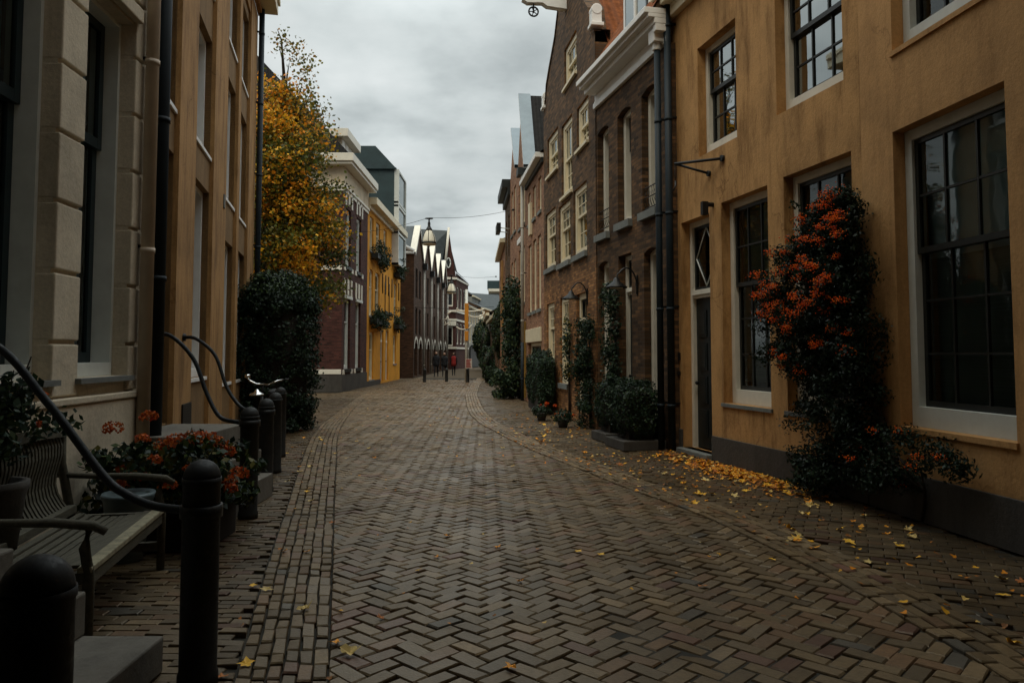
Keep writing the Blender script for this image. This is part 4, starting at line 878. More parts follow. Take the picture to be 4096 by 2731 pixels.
simplehouse('slate_roofed_far_house','far house showing a big slate roof between the orange house and the modern block',(-5.5,104),(-3.4,126),-1,10,9.5,m_grr,2,4,1,1.8,3,2.9,rm=m_slate,rh=3)
r=simplehouse('modern_block','modern flat roofed grey block with a strip of blue windows on the skyline',(-4.2,135),(1.5,135),-1,10,12.5,m_grr,1,1,.5,.5,2,1,rm=m_slate,rh=.3)
for o in r.children: pass
mb=MB(); mb.box((-4.4,134.4,13.2),(1.2,145,14.6),m_tealm); mb.box((-4.2,134.3,12.7),(.8,134.95,13.15),m_wh); mb.build('roof_storey',r)
mb=MB(); mb.face([(-2.9,134.9,10.2),(.6,134.9,10.2),(.6,134.9,11.9),(-2.9,134.9,11.9)],M('blue window strip',(.16,.32,.38),.3,.3,2),None,(0,-1,0)); mb.build('window_strip',r)
# unseen tall terrace behind the camera, added to block sky light from there
Fb=Fac((6.5,-9),(-6,-9),1); Fb.n=(0,1); Hb=[(2+3*k,3.2+3*k,z,z+1.9) for k in range(4) for z in (1,4.5,8)]
r=house('shade_terrace','unseen brown brick terrace added behind the viewer to darken the near street',Fb,8,17,Hb,m_bk4,.15)
for h in Hb: window(r,Fb,*h,nx=2)
r=simplehouse('low_bend_house','low dark brick house closing the right side where the street bends left',(-.74,43.5),(-1.75,58),1,7,3.9,m_bk3,1,4,1.0,1.6,.9,2.6,rm=m_slate,rh=1.6)
r=simplehouse('low_plastered_house','low grey plastered house beyond the low dark brick house at the bend',(-1.75,58.2),(-3.0,80),1,7,4.6,m_grr2,1,5,1.1,1.8,1.0,2.6,rm=m_slate,rh=1.8)
# unseen brick block over the viewer, added only to shade the near ground
r=empty('shade_block','unseen brown brick block added over the viewer to shade the near street','building',(.8,-3,0))
mb=MB(); mb.box((-4.2,-8.9,3.4),(6.2,3.2,13),m_bk4); mb.build('shade_slab',r); mb=MB(); mb.box((-4.2,-8.9,0),(-3.06,-1.05,3.39),m_bk4); mb.box((4.66,-8.9,0),(6.2,2.0,3.39),m_bk4); mb.build('shade_walls',r)
mb=MB()
for k in range(9): mb.box((-3.05,-8.5+k*1.25,3.2),(4.65,-8.3+k*1.25,3.395),m_wood)
mb.build('shade_beams',r)
# ------------------------------------------------------------------ street furniture on the left
g='round topped iron bollards along the left pavement'
def bollard(name,label,loc,h=1.04,rad=.088,group=None):
    r=empty(name,label,'bollard',loc,group); mb=MB()
    mb.lathe([(rad*1.08,0),(rad*1.08,.05),(rad,.07),(rad,h-rad-.03),(rad*1.05,h-rad-.025),(rad*1.05,h-rad)],m_boll,loc,28); mb.build('post',r)
    mb=MB(); mb.lathe([(rad*math.cos(a),h-rad+rad*math.sin(a)) for a in [R(9*k) for k in range(11)]],m_boll,loc,28); mb.build('dome',r); return r
B0=bollard('bollard','round topped bollard cut off by the bottom left corner beside the stone steps',(-1.23,2.0,0),1.08,group=g)
BL=[((-1.53,3.78,0),'round topped bollard standing at the front end of the garden bench'),((-2.58,7.5,0),'nearest bollard of the row past the flower tub, holding the house railing'),((-2.87,8.9,0),'second bollard of the row past the flower tub, holding the farther railing'),((-3.2,10.3,0),'third bollard of the row past the flower tub, in front of the bicycle'),((-3.62,11.9,0),'farthest bollard of the left row, beside the clipped yew')]
for p,t in BL: dup(B0,p,t)
for o in [o for o in COL.objects if o.name.startswith('bollard')]: o['category']='bollard'
def rail(name,label,pts,r=.021):
    q=[Vector(p) for p in pts]; sm=[]
    for i in range(len(q)-1):
        p0,p1,p2,p3=q[max(i-1,0)],q[i],q[i+1],q[min(i+2,len(q)-1)]
        for k in range(8):
            t=k/8; sm.append(.5*((2*p1)+(p2-p0)*t+(2*p0-5*p1+4*p2-p3)*t*t+(3*p1-p0-3*p2+p3)*t**3))
    sm.append(q[-1]); rt=empty(name,label,'railing',q[-1]); mb=MB(); mb.tube(sm,r,m_rail,12); mb.build('handrail',rt)
    mb=MB(); mb.lathe([(r*1.2,-.02),(r*2.2,-.02),(r*2.2,.02),(r*1.2,.02)],m_iron,q[0],14,'x'); mb.build('wall_plate',rt)
    mb=MB(); mb.lathe([(.092,-.03),(.1,-.03),(.1,.03),(.092,.03)],m_iron,(q[-1].x,q[-1].y,q[-1].z),20); mb.build('collar',rt); return rt
rail('stair_railing','curved iron handrail crossing in front of the garden bench',[(-3.34,3.95,1.85),(-2.72,3.93,1.67),(-2.4,3.92,1.36),(-2.09,3.9,.99),(-1.95,3.88,.89),(-1.78,3.85,.835),(-1.53,3.78,.83)])
rail('stair_railing','near curved hoop railing of the brown plaster house',[(-3.7,7.8,1.8),(-3.5,7.78,1.78),(-3.25,7.74,1.55),(-3.08,7.68,1.2),(-2.92,7.6,.98),(-2.75,7.55,.93),(-2.58,7.5,.92)])
rail('stair_railing','farther curved hoop railing of the brown plaster house',[(-4.03,9.3,1.8),(-3.85,9.25,1.78),(-3.6,9.2,1.58),(-3.42,9.12,1.2),(-3.22,9.02,.98),(-3.05,8.95,.93),(-2.87,8.9,.92)])
def steps(name,label,boxes,m,loc,w=''):
    r=empty(name,label,'steps',loc)
    for a,b in boxes:
        mb=MB(); mb.box(a,b,m); mb.build('step',r,.012)
    return r
steps('stone_steps','low grey stone entrance steps in the bottom left corner',[((-3.45,2.35,0),(-1.76,3.92,.18)),((-3.45,2.3,.181),(-2.16,3.92,.4)),((-3.45,2.3,.401),(-2.52,3.9,.62))],m_conc,(-2.4,3,0))
steps('stone_steps','grey stone steps up to the white framed door of the brown house',[((-3.9,7.35,0),(-3.08,8.75,.8)),((-3.079,7.45,0),(-2.85,8.7,.52)),((-2.849,7.5,0),(-2.7,8.65,.26))],m_conc,(-3.2,8.1,0))
# garden bench
bx,by=-2.44,4.97; ang=math.atan2(1.58,-.33)  # long axis direction in plan
dx,dy=math.cos(ang),math.sin(ang); nx_,ny_=-dy,dx   # towards the wall
def BP(s,o,z): return (bx+dx*s+nx_*o,by+dy*s+ny_*o,z)
r=empty('garden_bench','weathered slatted garden bench with curved arms against the beige house','bench',(bx+nx_*.3,by+ny_*.3,0))
hw=.8
mb=MB()
for k in range(9):
    o=.08+k*.056; z=.445-.03*math.sin(math.pi*k/8); mb.boxp(BP,(-hw+.06,o,z-.02),(hw-.06,o+.045,z),m_wood)
mb.build('seat_slats',r,.004)
mb=MB(); mb.boxp(BP,(-hw-.02,-.0,.415),(hw+.02,.075,.45),m_lich); mb.boxp(BP,(-hw,.01,.34),(hw,.05,.414),m_wood); mb.build('front_rail',r,.006)
def backprof(z): return .62+.06*math.sin((z-.45)/.55*math.pi*1.6)+(z-.45)*.28
mb=MB()
for k in range(27):
    s=-hw+.07+k*(2*hw-.14)/26; top=1.0+.035*math.cos(s/hw*math.pi/2)
    pr=[.46+(top-.46)*i/8 for i in range(9)]
    for z0,z1 in zip(pr,pr[1:]):
        A=[BP(s-.016,backprof(z0)-.01,z0),BP(s+.016,backprof(z0)-.01,z0),BP(s+.016,backprof(z1)-.01,z1),BP(s-.016,backprof(z1)-.01,z1)]
        mb.face(A,m_wood); mb.face([BP(s-.016,backprof(z0)+.012,z0),BP(s+.016,backprof(z0)+.012,z0),BP(s+.016,backprof(z1)+.012,z1),BP(s-.016,backprof(z1)+.012,z1)],m_wood)
        for q in (s-.016,s+.016): mb.face([BP(q,backprof(z0)-.01,z0),BP(q,backprof(z0)+.012,z0),BP(q,backprof(z1)+.012,z1),BP(q,backprof(z1)-.01,z1)],m_wood)
mb.build('back_slats',r)
mb=MB(); q=16
for k in range(q):
    s0,s1=-hw+2*hw*k/q,-hw+2*hw*(k+1)/q; f=lambda s:1.0+.035*math.cos(s/hw*math.pi/2); b0=backprof(1.0)
    mb.face([BP(s0,b0-.05,f(s0)-.005),BP(s1,b0-.05,f(s1)-.005),BP(s1,b0-.05,f(s1)+.07),BP(s0,b0-.05,f(s0)+.07)],m_wood); mb.face([BP(s0,b0+.04,f(s0)-.005),BP(s1,b0+.04,f(s1)-.005),BP(s1,b0+.04,f(s1)+.07),BP(s0,b0+.04,f(s0)+.07)],m_wood); mb.face([BP(s0,b0-.05,f(s0)+.07),BP(s1,b0-.05,f(s1)+.07),BP(s1,b0+.04,f(s1)+.07),BP(s0,b0+.04,f(s0)+.07)],m_lich)
mb.build('top_rail',r)
slab_=MB(); slab_.boxp(BP,(-hw,.6,.44),(hw,.66,.5),m_wood); slab_.build('back_rail',r,.005)
for s in (-hw,hw):
    mb=MB(); mb.tube([BP(s,.78,.72),BP(s,.5,.70),BP(s,.2,.69),BP(s,0,.665),BP(s,-.06,.63)],[.02,.022,.026,.028,.022],m_wood,8); mb.build('armrest',r)
    mb=MB(); mb.tube([BP(s,.02,0),BP(s,.02,.4),BP(s,.045,.55),BP(s,.02,.67)],.03,m_wood,8); mb.build('leg',r)
    mb=MB(); mb.tube([BP(s,.72,0),BP(s,.64,.42),BP(s,backprof(.8),.8),BP(s,backprof(1.0),1.03)],.032,m_wood,8); mb.build('leg',r)
    mb=MB(); mb.boxp(BP,(s-.025,.04,.14),(s+.025,.68,.2),m_wood); mb.boxp(BP,(s-.024,.04,.36),(s+.024,.66,.42),m_wood); mb.build('side_rail',r)
# plants by the bench
ORG_F=[(.45,.09,.015),(.52,.13,.02),(.34,.05,.012)]
def flowers(root,spots,m=m_flow,cols=ORG_F,n=110,size=.03,name='flower_head'):
    for x,y,z,rr in spots:
        P,N=blobpts(n,(x,y,z),(rr,rr,rr*.72),.75,.1); P=P[P[:,2]>z-rr*.35]; N=N[:len(P)]; N=(P-np.array((x,y,z)))/rr
        cloud(name,root,[leaves(P,N,size,cols,.35,.8)],m)
r=empty('potted_shrub','leafy dark green potted shrub behind the garden bench against the beige house','plant',(-3.12,4.55,0))
mb=MB(); mb.lathe([(.15,0),(.2,.45),(.22,.5),(.22,.54),(.18,.54),(.17,.48)],m_pl,(-3.12,4.55,.3),20); mb.lathe([(.2,0),(.2,.3)],m_pl,(-3.12,4.55,0),20); mb.build('pot',r)
ch=[]
for k in range(26):
    c=(-3.08+random.gauss(0,.12),4.5+random.gauss(0,.15),1.22+random.gauss(0,.16)); P,N=blobpts(60,c,(.13,.13,.1),.3,.1); ch.append(leaves(P,N,.055,GREEN+[(.04,.06,.02)]))
cloud('foliage',r,ch,m_leaf)
mb=MB()
for k in range(14):
    a=random.uniform(0,6.3); e=Vector((-3.08+.2*math.cos(a),4.5+.22*math.sin(a),1.25+random.uniform(-.1,.38))); mb.tube([(-3.12,4.55,.8),(-3.08,4.57,1.05),e],[.012,.008,.004],m_trunk,5)
mb.build('stems',r)
flowers(r,[(-2.86,4.62,1.36,.03),(-2.88,4.66,1.17,.025)],n=30,size=.03)
r=empty('flower_tub','dark wooden tub full of orange hydrangea heads at the far end of the bench','plant',(-2.85,6.6,0))
mb=MB(); mb.box((-3.4,6.25,0),(-2.5,6.95,.3),m_soil); mb.box((-3.43,6.22,.301),(-2.47,6.98,.33),m_dk); mb.build('tub',r)
ch=[]
for k in range(95):
    c=(random.uniform(-3.4,-2.3),random.uniform(6.1,6.95),random.uniform(.3,.84)); P,N=blobpts(55,c,(.12,.12,.1),.4,.1); ch.append(leaves(P,N,.07,GREEN+[(.06,.09,.025),(.10,.09,.02)]))
cloud('foliage',r,ch,m_leaf)
flowers(r,[(-3.32,6.35,.98,.085),(-3.12,6.55,1.06,.075),(-2.95,6.5,.83,.09),(-2.82,6.45,.86,.1),(-2.7,6.5,.88,.1),(-2.6,6.55,.86,.1),(-2.5,6.5,.83,.09),(-2.42,6.45,.77,.085),(-2.35,6.3,.55,.08),(-2.28,6.4,.6,.085),(-2.3,6.25,.5,.06),(-3.0,6.15,.62,.07),(-2.75,6.12,.55,.07),(-3.15,6.2,.66,.05),(-2.9,6.2,.74,.06),(-3.05,6.3,.9,.06),(-2.6,6.15,.68,.04),(-3.2,6.25,.52,.07)],n=150,size=.026)
r=empty('blue_pot','pale blue glazed pot standing under the orange flowers by the bench','pot',(-3.0,6.0,0)); mb=MB(); mb.lathe([(.11,0),(.16,.3),(.18,.46),(.2,.5),(.19,.52),(.15,.5)],m_pot,(-3.0,6.0,0),22); mb.build('body',r)
mb=MB(); mb.lathe([(.01,.47),(.155,.47),(.155,.48),(.01,.48)],m_soil,(-3.0,6.0,0),16); mb.build('soil',r)
# bicycle, seen end-on between the bollards and the yew
by0=11.3; bx0=-3.83; r=empty('bicycle','black upright bicycle with chrome handlebars parked behind the bollards','bicycle',(bx0,by0+.6,0))
for yc in (by0+.15,by0+1.25):
    mb=MB(); k=32; ring=[(bx0,yc+.33*math.cos(a),.35+.33*math.sin(a)) for a in [2*math.pi*j/k for j in range(k+1)]]; mb.tube(ring,.02,m_rub,6,False); w=mb.build('wheel',r)
    mb=MB(); ring=[(bx0,yc+.3*math.cos(a),.35+.3*math.sin(a)) for a in [2*math.pi*j/k for j in range(k+1)]]; mb.tube(ring,.012,m_chr,6,False)
    for j in range(14):
        a=2*math.pi*j/14; mb.tube([(bx0,yc,.35),(bx0,yc+.3*math.cos(a),.35+.3*math.sin(a))],.002,m_chr,4)
    mb.tube([(bx0-.05,yc,.35),(bx0+.05,yc,.35)],.025,m_iron,8); mb.build('rim',w)
mb=MB(); hd=(bx0,by0+.36,.95); bb=(bx0,by0+.7,.32); st=(bx0,by0+.9,.85); rw=(bx0,by0+1.25,.35); fw=(bx0,by0+.15,.35)
for a,b in ((hd,bb),(bb,st),(st,rw),(bb,rw),(hd,(bx0,by0+.82,.6)),(hd,(bx0-.05,by0+.18,.5)),(hd,(bx0+.05,by0+.18,.5)),((bx0-.05,by0+.18,.5),(bx0-.05,by0+.15,.35)),((bx0+.05,by0+.18,.5),(bx0+.05,by0+.15,.35)),(hd,(bx0,by0+.38,1.15))): mb.tube([a,b],.017,m_iron,8)
mb.build('frame',r)
mb=MB(); mb.tube([(bx0-.31,by0+.5,1.26),(bx0-.24,by0+.34,1.25),(bx0-.17,by0+.3,1.19),(bx0-.08,by0+.33,1.14),(bx0,by0+.36,1.135),(bx0+.1,by0+.33,1.13),(bx0+.18,by0+.31,1.16),(bx0+.24,by0+.35,1.19),(bx0+.3,by0+.5,1.2)],.012,m_chr,8); hb=mb.build('handlebar',r)
for sx_,z in ((-1,1.26),(1,1.2)):
    mb=MB(); mb.tube([(bx0+sx_*.3,by0+.48,z),(bx0+sx_*.32,by0+.62,z)],.017,m_rub,8); mb.build('grip',hb)
mb=MB(); mb.lathe([(.005,.05),(.035,.045),(.045,.0),(.01,-.01)],m_chr,(bx0-.2,by0+.28,1.24),14); mb.build('bell',hb)
mb=MB(); mb.lathe([(.005,.07),(.02,.065),(.04,.03),(.1,0),(.11,-.02),(.01,-.02)],m_chr,(bx0+.0,by0+.12,1.0),18); mb.build('headlamp',r)
mb=MB(); mb.ring([[(bx0+w*math.cos(a),y+.0,.98+.03*math.sin(a)+dz) for a in [2*math.pi*j/12 for j in range(12)]] for y,w,dz in ((by0+.7,.025,0),(by0+.82,.05,.01),(by0+.95,.1,.02),(by0+1.0,.08,.03))],m_rub); mb.tube([(bx0,by0+.9,.8),(bx0,by0+.92,.97)],.014,m_chr,6); mb.build('saddle',r)
# ------------------------------------------------------------------ big plants on the left
def column(c,rx,ry,h,n,size,cols):
    z=rng.uniform(.02,1,n); a=rng.uniform(0,2*math.pi,n)
    f=np.where(z<.55,.86+.14*np.sin(z/.55*math.pi/2),np.sqrt(np.clip(1-((z-.55)/.47)**4.0,0,1)))
    lump=1+.07*np.sin(a*3+z*7)+.06*np.sin(a*5-z*13)+.05*np.sin(a*11+z*23)
    rr=f*lump*(1-.16*rng.uniform(0,1,n)**2)
    P=np.stack([c[0]+rx*rr*np.cos(a),c[1]+ry*rr*np.sin(a),h*z],1); N=np.stack([np.cos(a),np.sin(a),np.clip((z-.5)*1.6,0,1)],1); N/=np.linalg.norm(N,axis=1,keepdims=True)
    k=n//7; th=rng.uniform(0,2*math.pi,k); q=np.sqrt(rng.uniform(0,1,k))*.75; Pt=np.stack([c[0]+rx*q*np.cos(th),c[1]+ry*q*np.sin(th),h*(.55+.45*np.sqrt(1-q**2*.9))+rng.normal(size=k)*.04],1); Nt=np.tile([0,0,1.],(k,1))
    return leaves(P,N,size,cols),leaves(Pt,Nt,size,cols)
r=empty('clipped_yew','broad dark clipped evergreen bush between the brown house and the red corner house','bush',(-4.93,15.9,0))
ch=[]; YG=[(.008,.018,.011),(.012,.025,.014),(.016,.032,.016),(.02,.04,.018)]
for k in range(560):
    t=random.random(); z=3.2*t if k<430 else random.uniform(2.5,3.25); w=.80*(.86+.14*math.sin(min(1,t*2)*math.pi/2)); 
    if z>2.1: w*=math.sqrt(max(.02,1-((z-2.1)/1.2)**2.4))
    a_=random.uniform(0,6.28); w*=1+.09*math.sin(a_*3+z*2.3)+.07*math.sin(a_*5-z*4.1); w*=random.uniform(.84,1.06)
    c=(-4.95+w*math.cos(a_),15.9+w*math.sin(a_),max(.1,z)); P,N=blobpts(64,c,(.17,.17,.15),.3,.25); N=N*.6+np.array([math.cos(a_)*.4,math.sin(a_)*.4,.25]); N/=np.linalg.norm(N,axis=1,keepdims=True)
    pal=YG if z<2.75 else YG+[(.05,.085,.022),(.04,.07,.02)]
    ch.append(leaves(P,N,.062,pal,.4))
for k in range(46):
    a_=random.uniform(0,6.28); z=random.uniform(.8,3.2); b_=Vector((-4.95+.7*math.cos(a_),15.9+.7*math.sin(a_),z)); d_=Vector((math.cos(a_)*.5,math.sin(a_)*.5,random.uniform(.3,1))).normalized()*random.uniform(.2,.36)
    P=np.array([b_+d_*t+Vector((random.gauss(0,.03),random.gauss(0,.03),random.gauss(0,.03))) for t in np.linspace(.2,1,14)]); N=rng.normal(size=P.shape); N/=np.linalg.norm(N,axis=1,keepdims=True); ch.append(leaves(P,N,.06,YG+[(.04,.07,.02)],.4))
cloud('foliage',r,ch,m_leaf)
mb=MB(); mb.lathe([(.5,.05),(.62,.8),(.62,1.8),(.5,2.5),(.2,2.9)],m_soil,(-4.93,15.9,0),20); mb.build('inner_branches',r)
r=empty('yellow_leaved_tree','tall autumn tree with yellow and olive leaves rising behind the clipped bush','tree',(-7.4,23,0))
mb=MB(); tr=[(-7.4,23,0),(-7.38,23,1.8),(-7.3,22.9,3.6),(-7.25,22.8,6),(-7.1,22.6,8.2),(-6.9,22.4,10)]; mb.tube(tr,[.2,.17,.14,.11,.07,.03],m_trunk,10); mb.build('trunk',r)
mb=MB(); tips=[]
for k in range(46):
    z=random.uniform(2.8,9.3); b=Vector((-7.6+.03*(z-3),22.85-.06*(z-3),z)); a=random.uniform(0,6.28)
    rr=random.uniform(.9,2.1)*(1-.6*max(0,(z-5.5)/4)); e=b+Vector((rr*math.cos(a),rr*math.sin(a),random.uniform(-.2,.9))); m1=b.lerp(e,.5)+Vector((0,0,.15)); mb.tube([b,m1,e],[.045,.028,.012],m_trunk,6); tips+=[e,m1,b.lerp(e,.75)]
for k,(e) in enumerate([(-6.2,22,9.6),(-5.9,22,9.2),(-5.7,22.1,8.6),(-6.6,22,10.2),(-7.0,22.3,10.8),(-7.1,22.4,11.4)]):
    b=Vector((-6.9,22.6,6.8+k*.6)); e=Vector(e); mb.tube([b,b.lerp(e,.5)+Vector((0,0,.5)),e],[.04,.025,.008],m_trunk,6)
mb.build('limbs',r)
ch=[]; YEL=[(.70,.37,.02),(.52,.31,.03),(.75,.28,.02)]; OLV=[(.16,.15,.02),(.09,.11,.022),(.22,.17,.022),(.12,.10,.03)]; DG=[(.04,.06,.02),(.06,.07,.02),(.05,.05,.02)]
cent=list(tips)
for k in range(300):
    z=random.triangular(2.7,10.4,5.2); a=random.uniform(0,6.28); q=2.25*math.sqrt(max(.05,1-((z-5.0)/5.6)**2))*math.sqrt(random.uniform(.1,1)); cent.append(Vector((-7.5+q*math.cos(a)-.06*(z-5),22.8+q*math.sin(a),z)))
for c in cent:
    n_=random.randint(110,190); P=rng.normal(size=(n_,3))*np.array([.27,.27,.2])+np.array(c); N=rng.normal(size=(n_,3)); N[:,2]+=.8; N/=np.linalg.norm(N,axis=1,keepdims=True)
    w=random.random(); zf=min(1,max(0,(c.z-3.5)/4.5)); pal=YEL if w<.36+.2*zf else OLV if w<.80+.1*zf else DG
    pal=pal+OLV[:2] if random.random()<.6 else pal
    ch.append(leaves(P,N,.105,pal,.4,.75))
for k in range(70):   # thin outer sprays against the sky
    t=random.random(); c=Vector((-7.0,22.4,11.0)).lerp(Vector((-5.5,22,8.0)),t)+Vector((random.gauss(0,.16),random.gauss(0,.2),random.gauss(0,.22)+.7*math.sin(t*math.pi)))
    n_=9; P=rng.normal(size=(n_,3))*np.array([.13,.13,.13])+np.array(c); N=rng.normal(size=(n_,3)); N/=np.linalg.norm(N,axis=1,keepdims=True); ch.append(leaves(P,N,.10,OLV+[(.35,.16,.02)],.4,.75))
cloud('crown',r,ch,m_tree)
# window boxes on the yellow house
g='green flower boxes on the yellow house'
for i,(s,w,z,t) in enumerate(((2.4,1.7,6.75,'wide green flower box under the upper windows of the yellow house'),(9.0,.9,6.55,'narrow upper flower box by the far corner of the yellow house'),(2.4,1.8,3.45,'wide green flower box under the first floor windows of the yellow house'),(9.0,.9,3.45,'narrow lower flower box by the far corner of the yellow house'))):
    c=L4.P(s,.35,z); r=empty('flower_box',t,'flower box',c,g); mb=MB(); mb.boxp(L4.P,(s-w,.06,z-.35),(s+w,.4,z-.1),m_dk); mb.build('trough',r)
    ch=[]
    for k in range(int(26*w)):
        q=L4.P(s+random.uniform(-w,w),.3+random.gauss(0,.13),z+random.gauss(-.05,.3)); P,N=blobpts(40,q,(.24,.24,.22),.4,.1); ch.append(leaves(P,N,.11,GREEN))
    cloud('foliage',r,ch,m_leaf)
# ------------------------------------------------------------------ plants on the right
def hug(F,name,label,s0,s1,z0,z1,o0,o1,n,size,cols,cat='climber',dens=None,group=None,stem=True,lump=.3,extra=None,k=60):
    r=empty(name,label,cat,F.P((s0+s1)/2,o0,0),group); ch=[]
    pts=[]
    while len(pts)<k:
        s,z=random.uniform(s0,s1),random.uniform(z0,z1)
        if dens and random.random()>dens((s-s0)/(s1-s0),(z-z0)/(z1-z0)): continue
        pts.append((s,random.uniform(o0,o1),z))
    for s,o,z in pts:
        P,N=blobpts(n//k,F.P(s,o,z),(lump*.5,lump*.5,lump*.5),.3,.1); ch.append(leaves(P,N,size,cols))
    V=np.concatenate([c[0] for c in ch]).reshape(-1,4,3); C=np.concatenate([c[1] for c in ch]).reshape(-1,4,4)
    oo=(V[:,:,0]-F.A[0])*F.n[0]+(V[:,:,1]-F.A[1])*F.n[1]; keep=(oo.min(1)>.01)&(V[:,:,2].min(1)>.01); cloud('foliage',r,[(V[keep].reshape(-1,3),C[keep].reshape(-1,4))],m_leaf)
    if stem:
        mb=MB(); q=sorted(pts,key=lambda p:p[2]); m0=((s0+s1)/2,.04,0); ps=[m0]+[(sum(p[0] for p in q[i:i+8])/8,.05,sum(p[2] for p in q[i:i+8])/8) for i in range(0,len(q)-8,8)]
        mb.tube([F.P(*p) for p in ps],[.035*(1-.6*i/len(ps)) for i in range(len(ps))],m_trunk,7); mb.build('stem',r)
    return r,pts
# firethorn with orange berries against the ochre houses
cx,cy=3.52,8.55
r=empty('firethorn_shrub','tall dark firethorn covered in orange berries against the ochre houses','shrub',(cx+.15,cy,0))
ch=[];cent=[]
def fw_(z): return .34+.25*math.sin(min(1,max(0,(z-.5)/2.9))*math.pi)*1.1
while len(cent)<330:
    z=random.uniform(.12,3.3); w=fw_(z); lx=-.12+.1*math.sin(z*2.2)
    if z>2.6: lx+=.28*(z-2.6)/.7; w*=max(.2,1-(z-2.6)/.8)**.6
    if z<1.5 and random.random()<.5: continue
    u=random.uniform(-1,1); v=random.uniform(-1,1)
    # along-wall axis t, outward axis
    s=.05+lx*-1.0+u*w*1.45+.25; o=.25+v*.22*w/.55
    c=(3.82-.229*s-.973*o,8.17+.973*s-.229*o,z)
    if o<.03: continue
    cent.append((c,u,o,z))
for c,u,o,z in cent:
    P,N=blobpts(170,c,(.16,.16,.13),.3,.2); ch.append(leaves(P,N,.042,[(.007,.016,.010),(.012,.026,.015),(.022,.042,.022),(.014,.026,.014)],.4,.5))
for k in range(34):
    c,u,o,z=random.choice(cent); d=Vector((random.uniform(-1,.3),random.uniform(-1,.6),random.uniform(-.2,1))).normalized(); e=Vector(c)+d*random.uniform(.2,.34)
    for t in np.linspace(.2,1,9):
        q=Vector(c).lerp(e,t); P=rng.normal(size=(5,3))*.02+np.array(q); ch.append(leaves(P,rng.normal(size=(5,3)),.04,[(.02,.04,.02)]))
cloud('foliage',r,ch,m_leaf)
mb=MB(); mb.tube([(3.95,7.6,0),(3.85,7.7,.5),(3.75,7.95,1.2),(3.68,8.2,2.0),(3.6,8.5,2.9)],[.05,.045,.04,.03,.015],m_trunk,8)
for k in range(24):
    c,u,o,z=random.choice(cent); b=Vector((3.72,8.0,max(.3,z-.5))); mb.tube([b,b.lerp(Vector(c),.5)+Vector((0,0,.08)),c],[.014,.01,.005],m_trunk,5)
mb.build('branches',r)
def berries(root,c,n,rr):
    mb=MB(); k=mb.mat(m_berry)
    for i in range(n):
        p=Vector(c)+Vector((random.gauss(0,rr*1.2),random.gauss(0,rr*1.2),random.gauss(0,rr*.75))); q=random.uniform(.006,.0095); b=len(mb.v)
        for d in ((1,0,0),(-1,0,0),(0,1,0),(0,-1,0),(0,0,1),(0,0,-1)): mb.v.append(tuple(p+Vector(d)*q)); mb.uv.append((0,0))
        col=random.choice([(.9,.13,.006),(.72,.065,.005),(.95,.20,.01)]); mb.col+=[(*col,1)]*6
        for f in ((0,2,4),(2,1,4),(1,3,4),(3,0,4),(2,0,5),(1,2,5),(3,1,5),(0,3,5)): mb.f.append(tuple(b+x for x in f)); mb.mi.append(k); mb.sm.append(True)
    mb.build('berry_cluster',root)
front=[c for c in cent if c[2]>.28 and c[3]>1.35]
def vis(c): # keep clusters on the street side and mostly on the upper and sunlit half
    return random.random()<(1 if c[3]>2.0 else .3)
cand=[c for c in front if vis(c)]; random.shuffle(cand)
for c,u,o,z in cand[:72]:
    q=Vector(c)+Vector((-.12,-.06,.03)); berries(r,q,random.randint(30,70),random.uniform(.024,.045))
r2=empty('low_firethorn','low spreading firethorn under the big dark window of the smooth ochre house','shrub',(3.85,6.95,0)); ch=[]; cs=[]
for k in range(75):
    s=random.uniform(4.55,6.1); z=.3+.55*random.random()*(1-.3*abs(s-5.5)); o=random.uniform(.06,.38); c=(4.62-.1286*s-.9917*o,2+.9917*s-.1286*o,z)
    if z>.55 or s>5.2: cs.append(c); P,N=blobpts(80,c,(.13,.13,.1),.3,.2); ch.append(leaves(P,N,.042,[(.008,.018,.010),(.014,.03,.016),(.02,.038,.02)],.4,.5))
cloud('foliage',r2,ch,m_leaf)
mb=MB()
for k in range(9): mb.tube([(3.9,7.3,.02),(3.88,7.2,.3),random.choice(cs)],[.02,.014,.006],m_trunk,6)
mb.build('branches',r2)
for c in random.sample(cs,8): berries(r2,(c[0]-.1,c[1]-.04,c[2]+.02),24,.03)
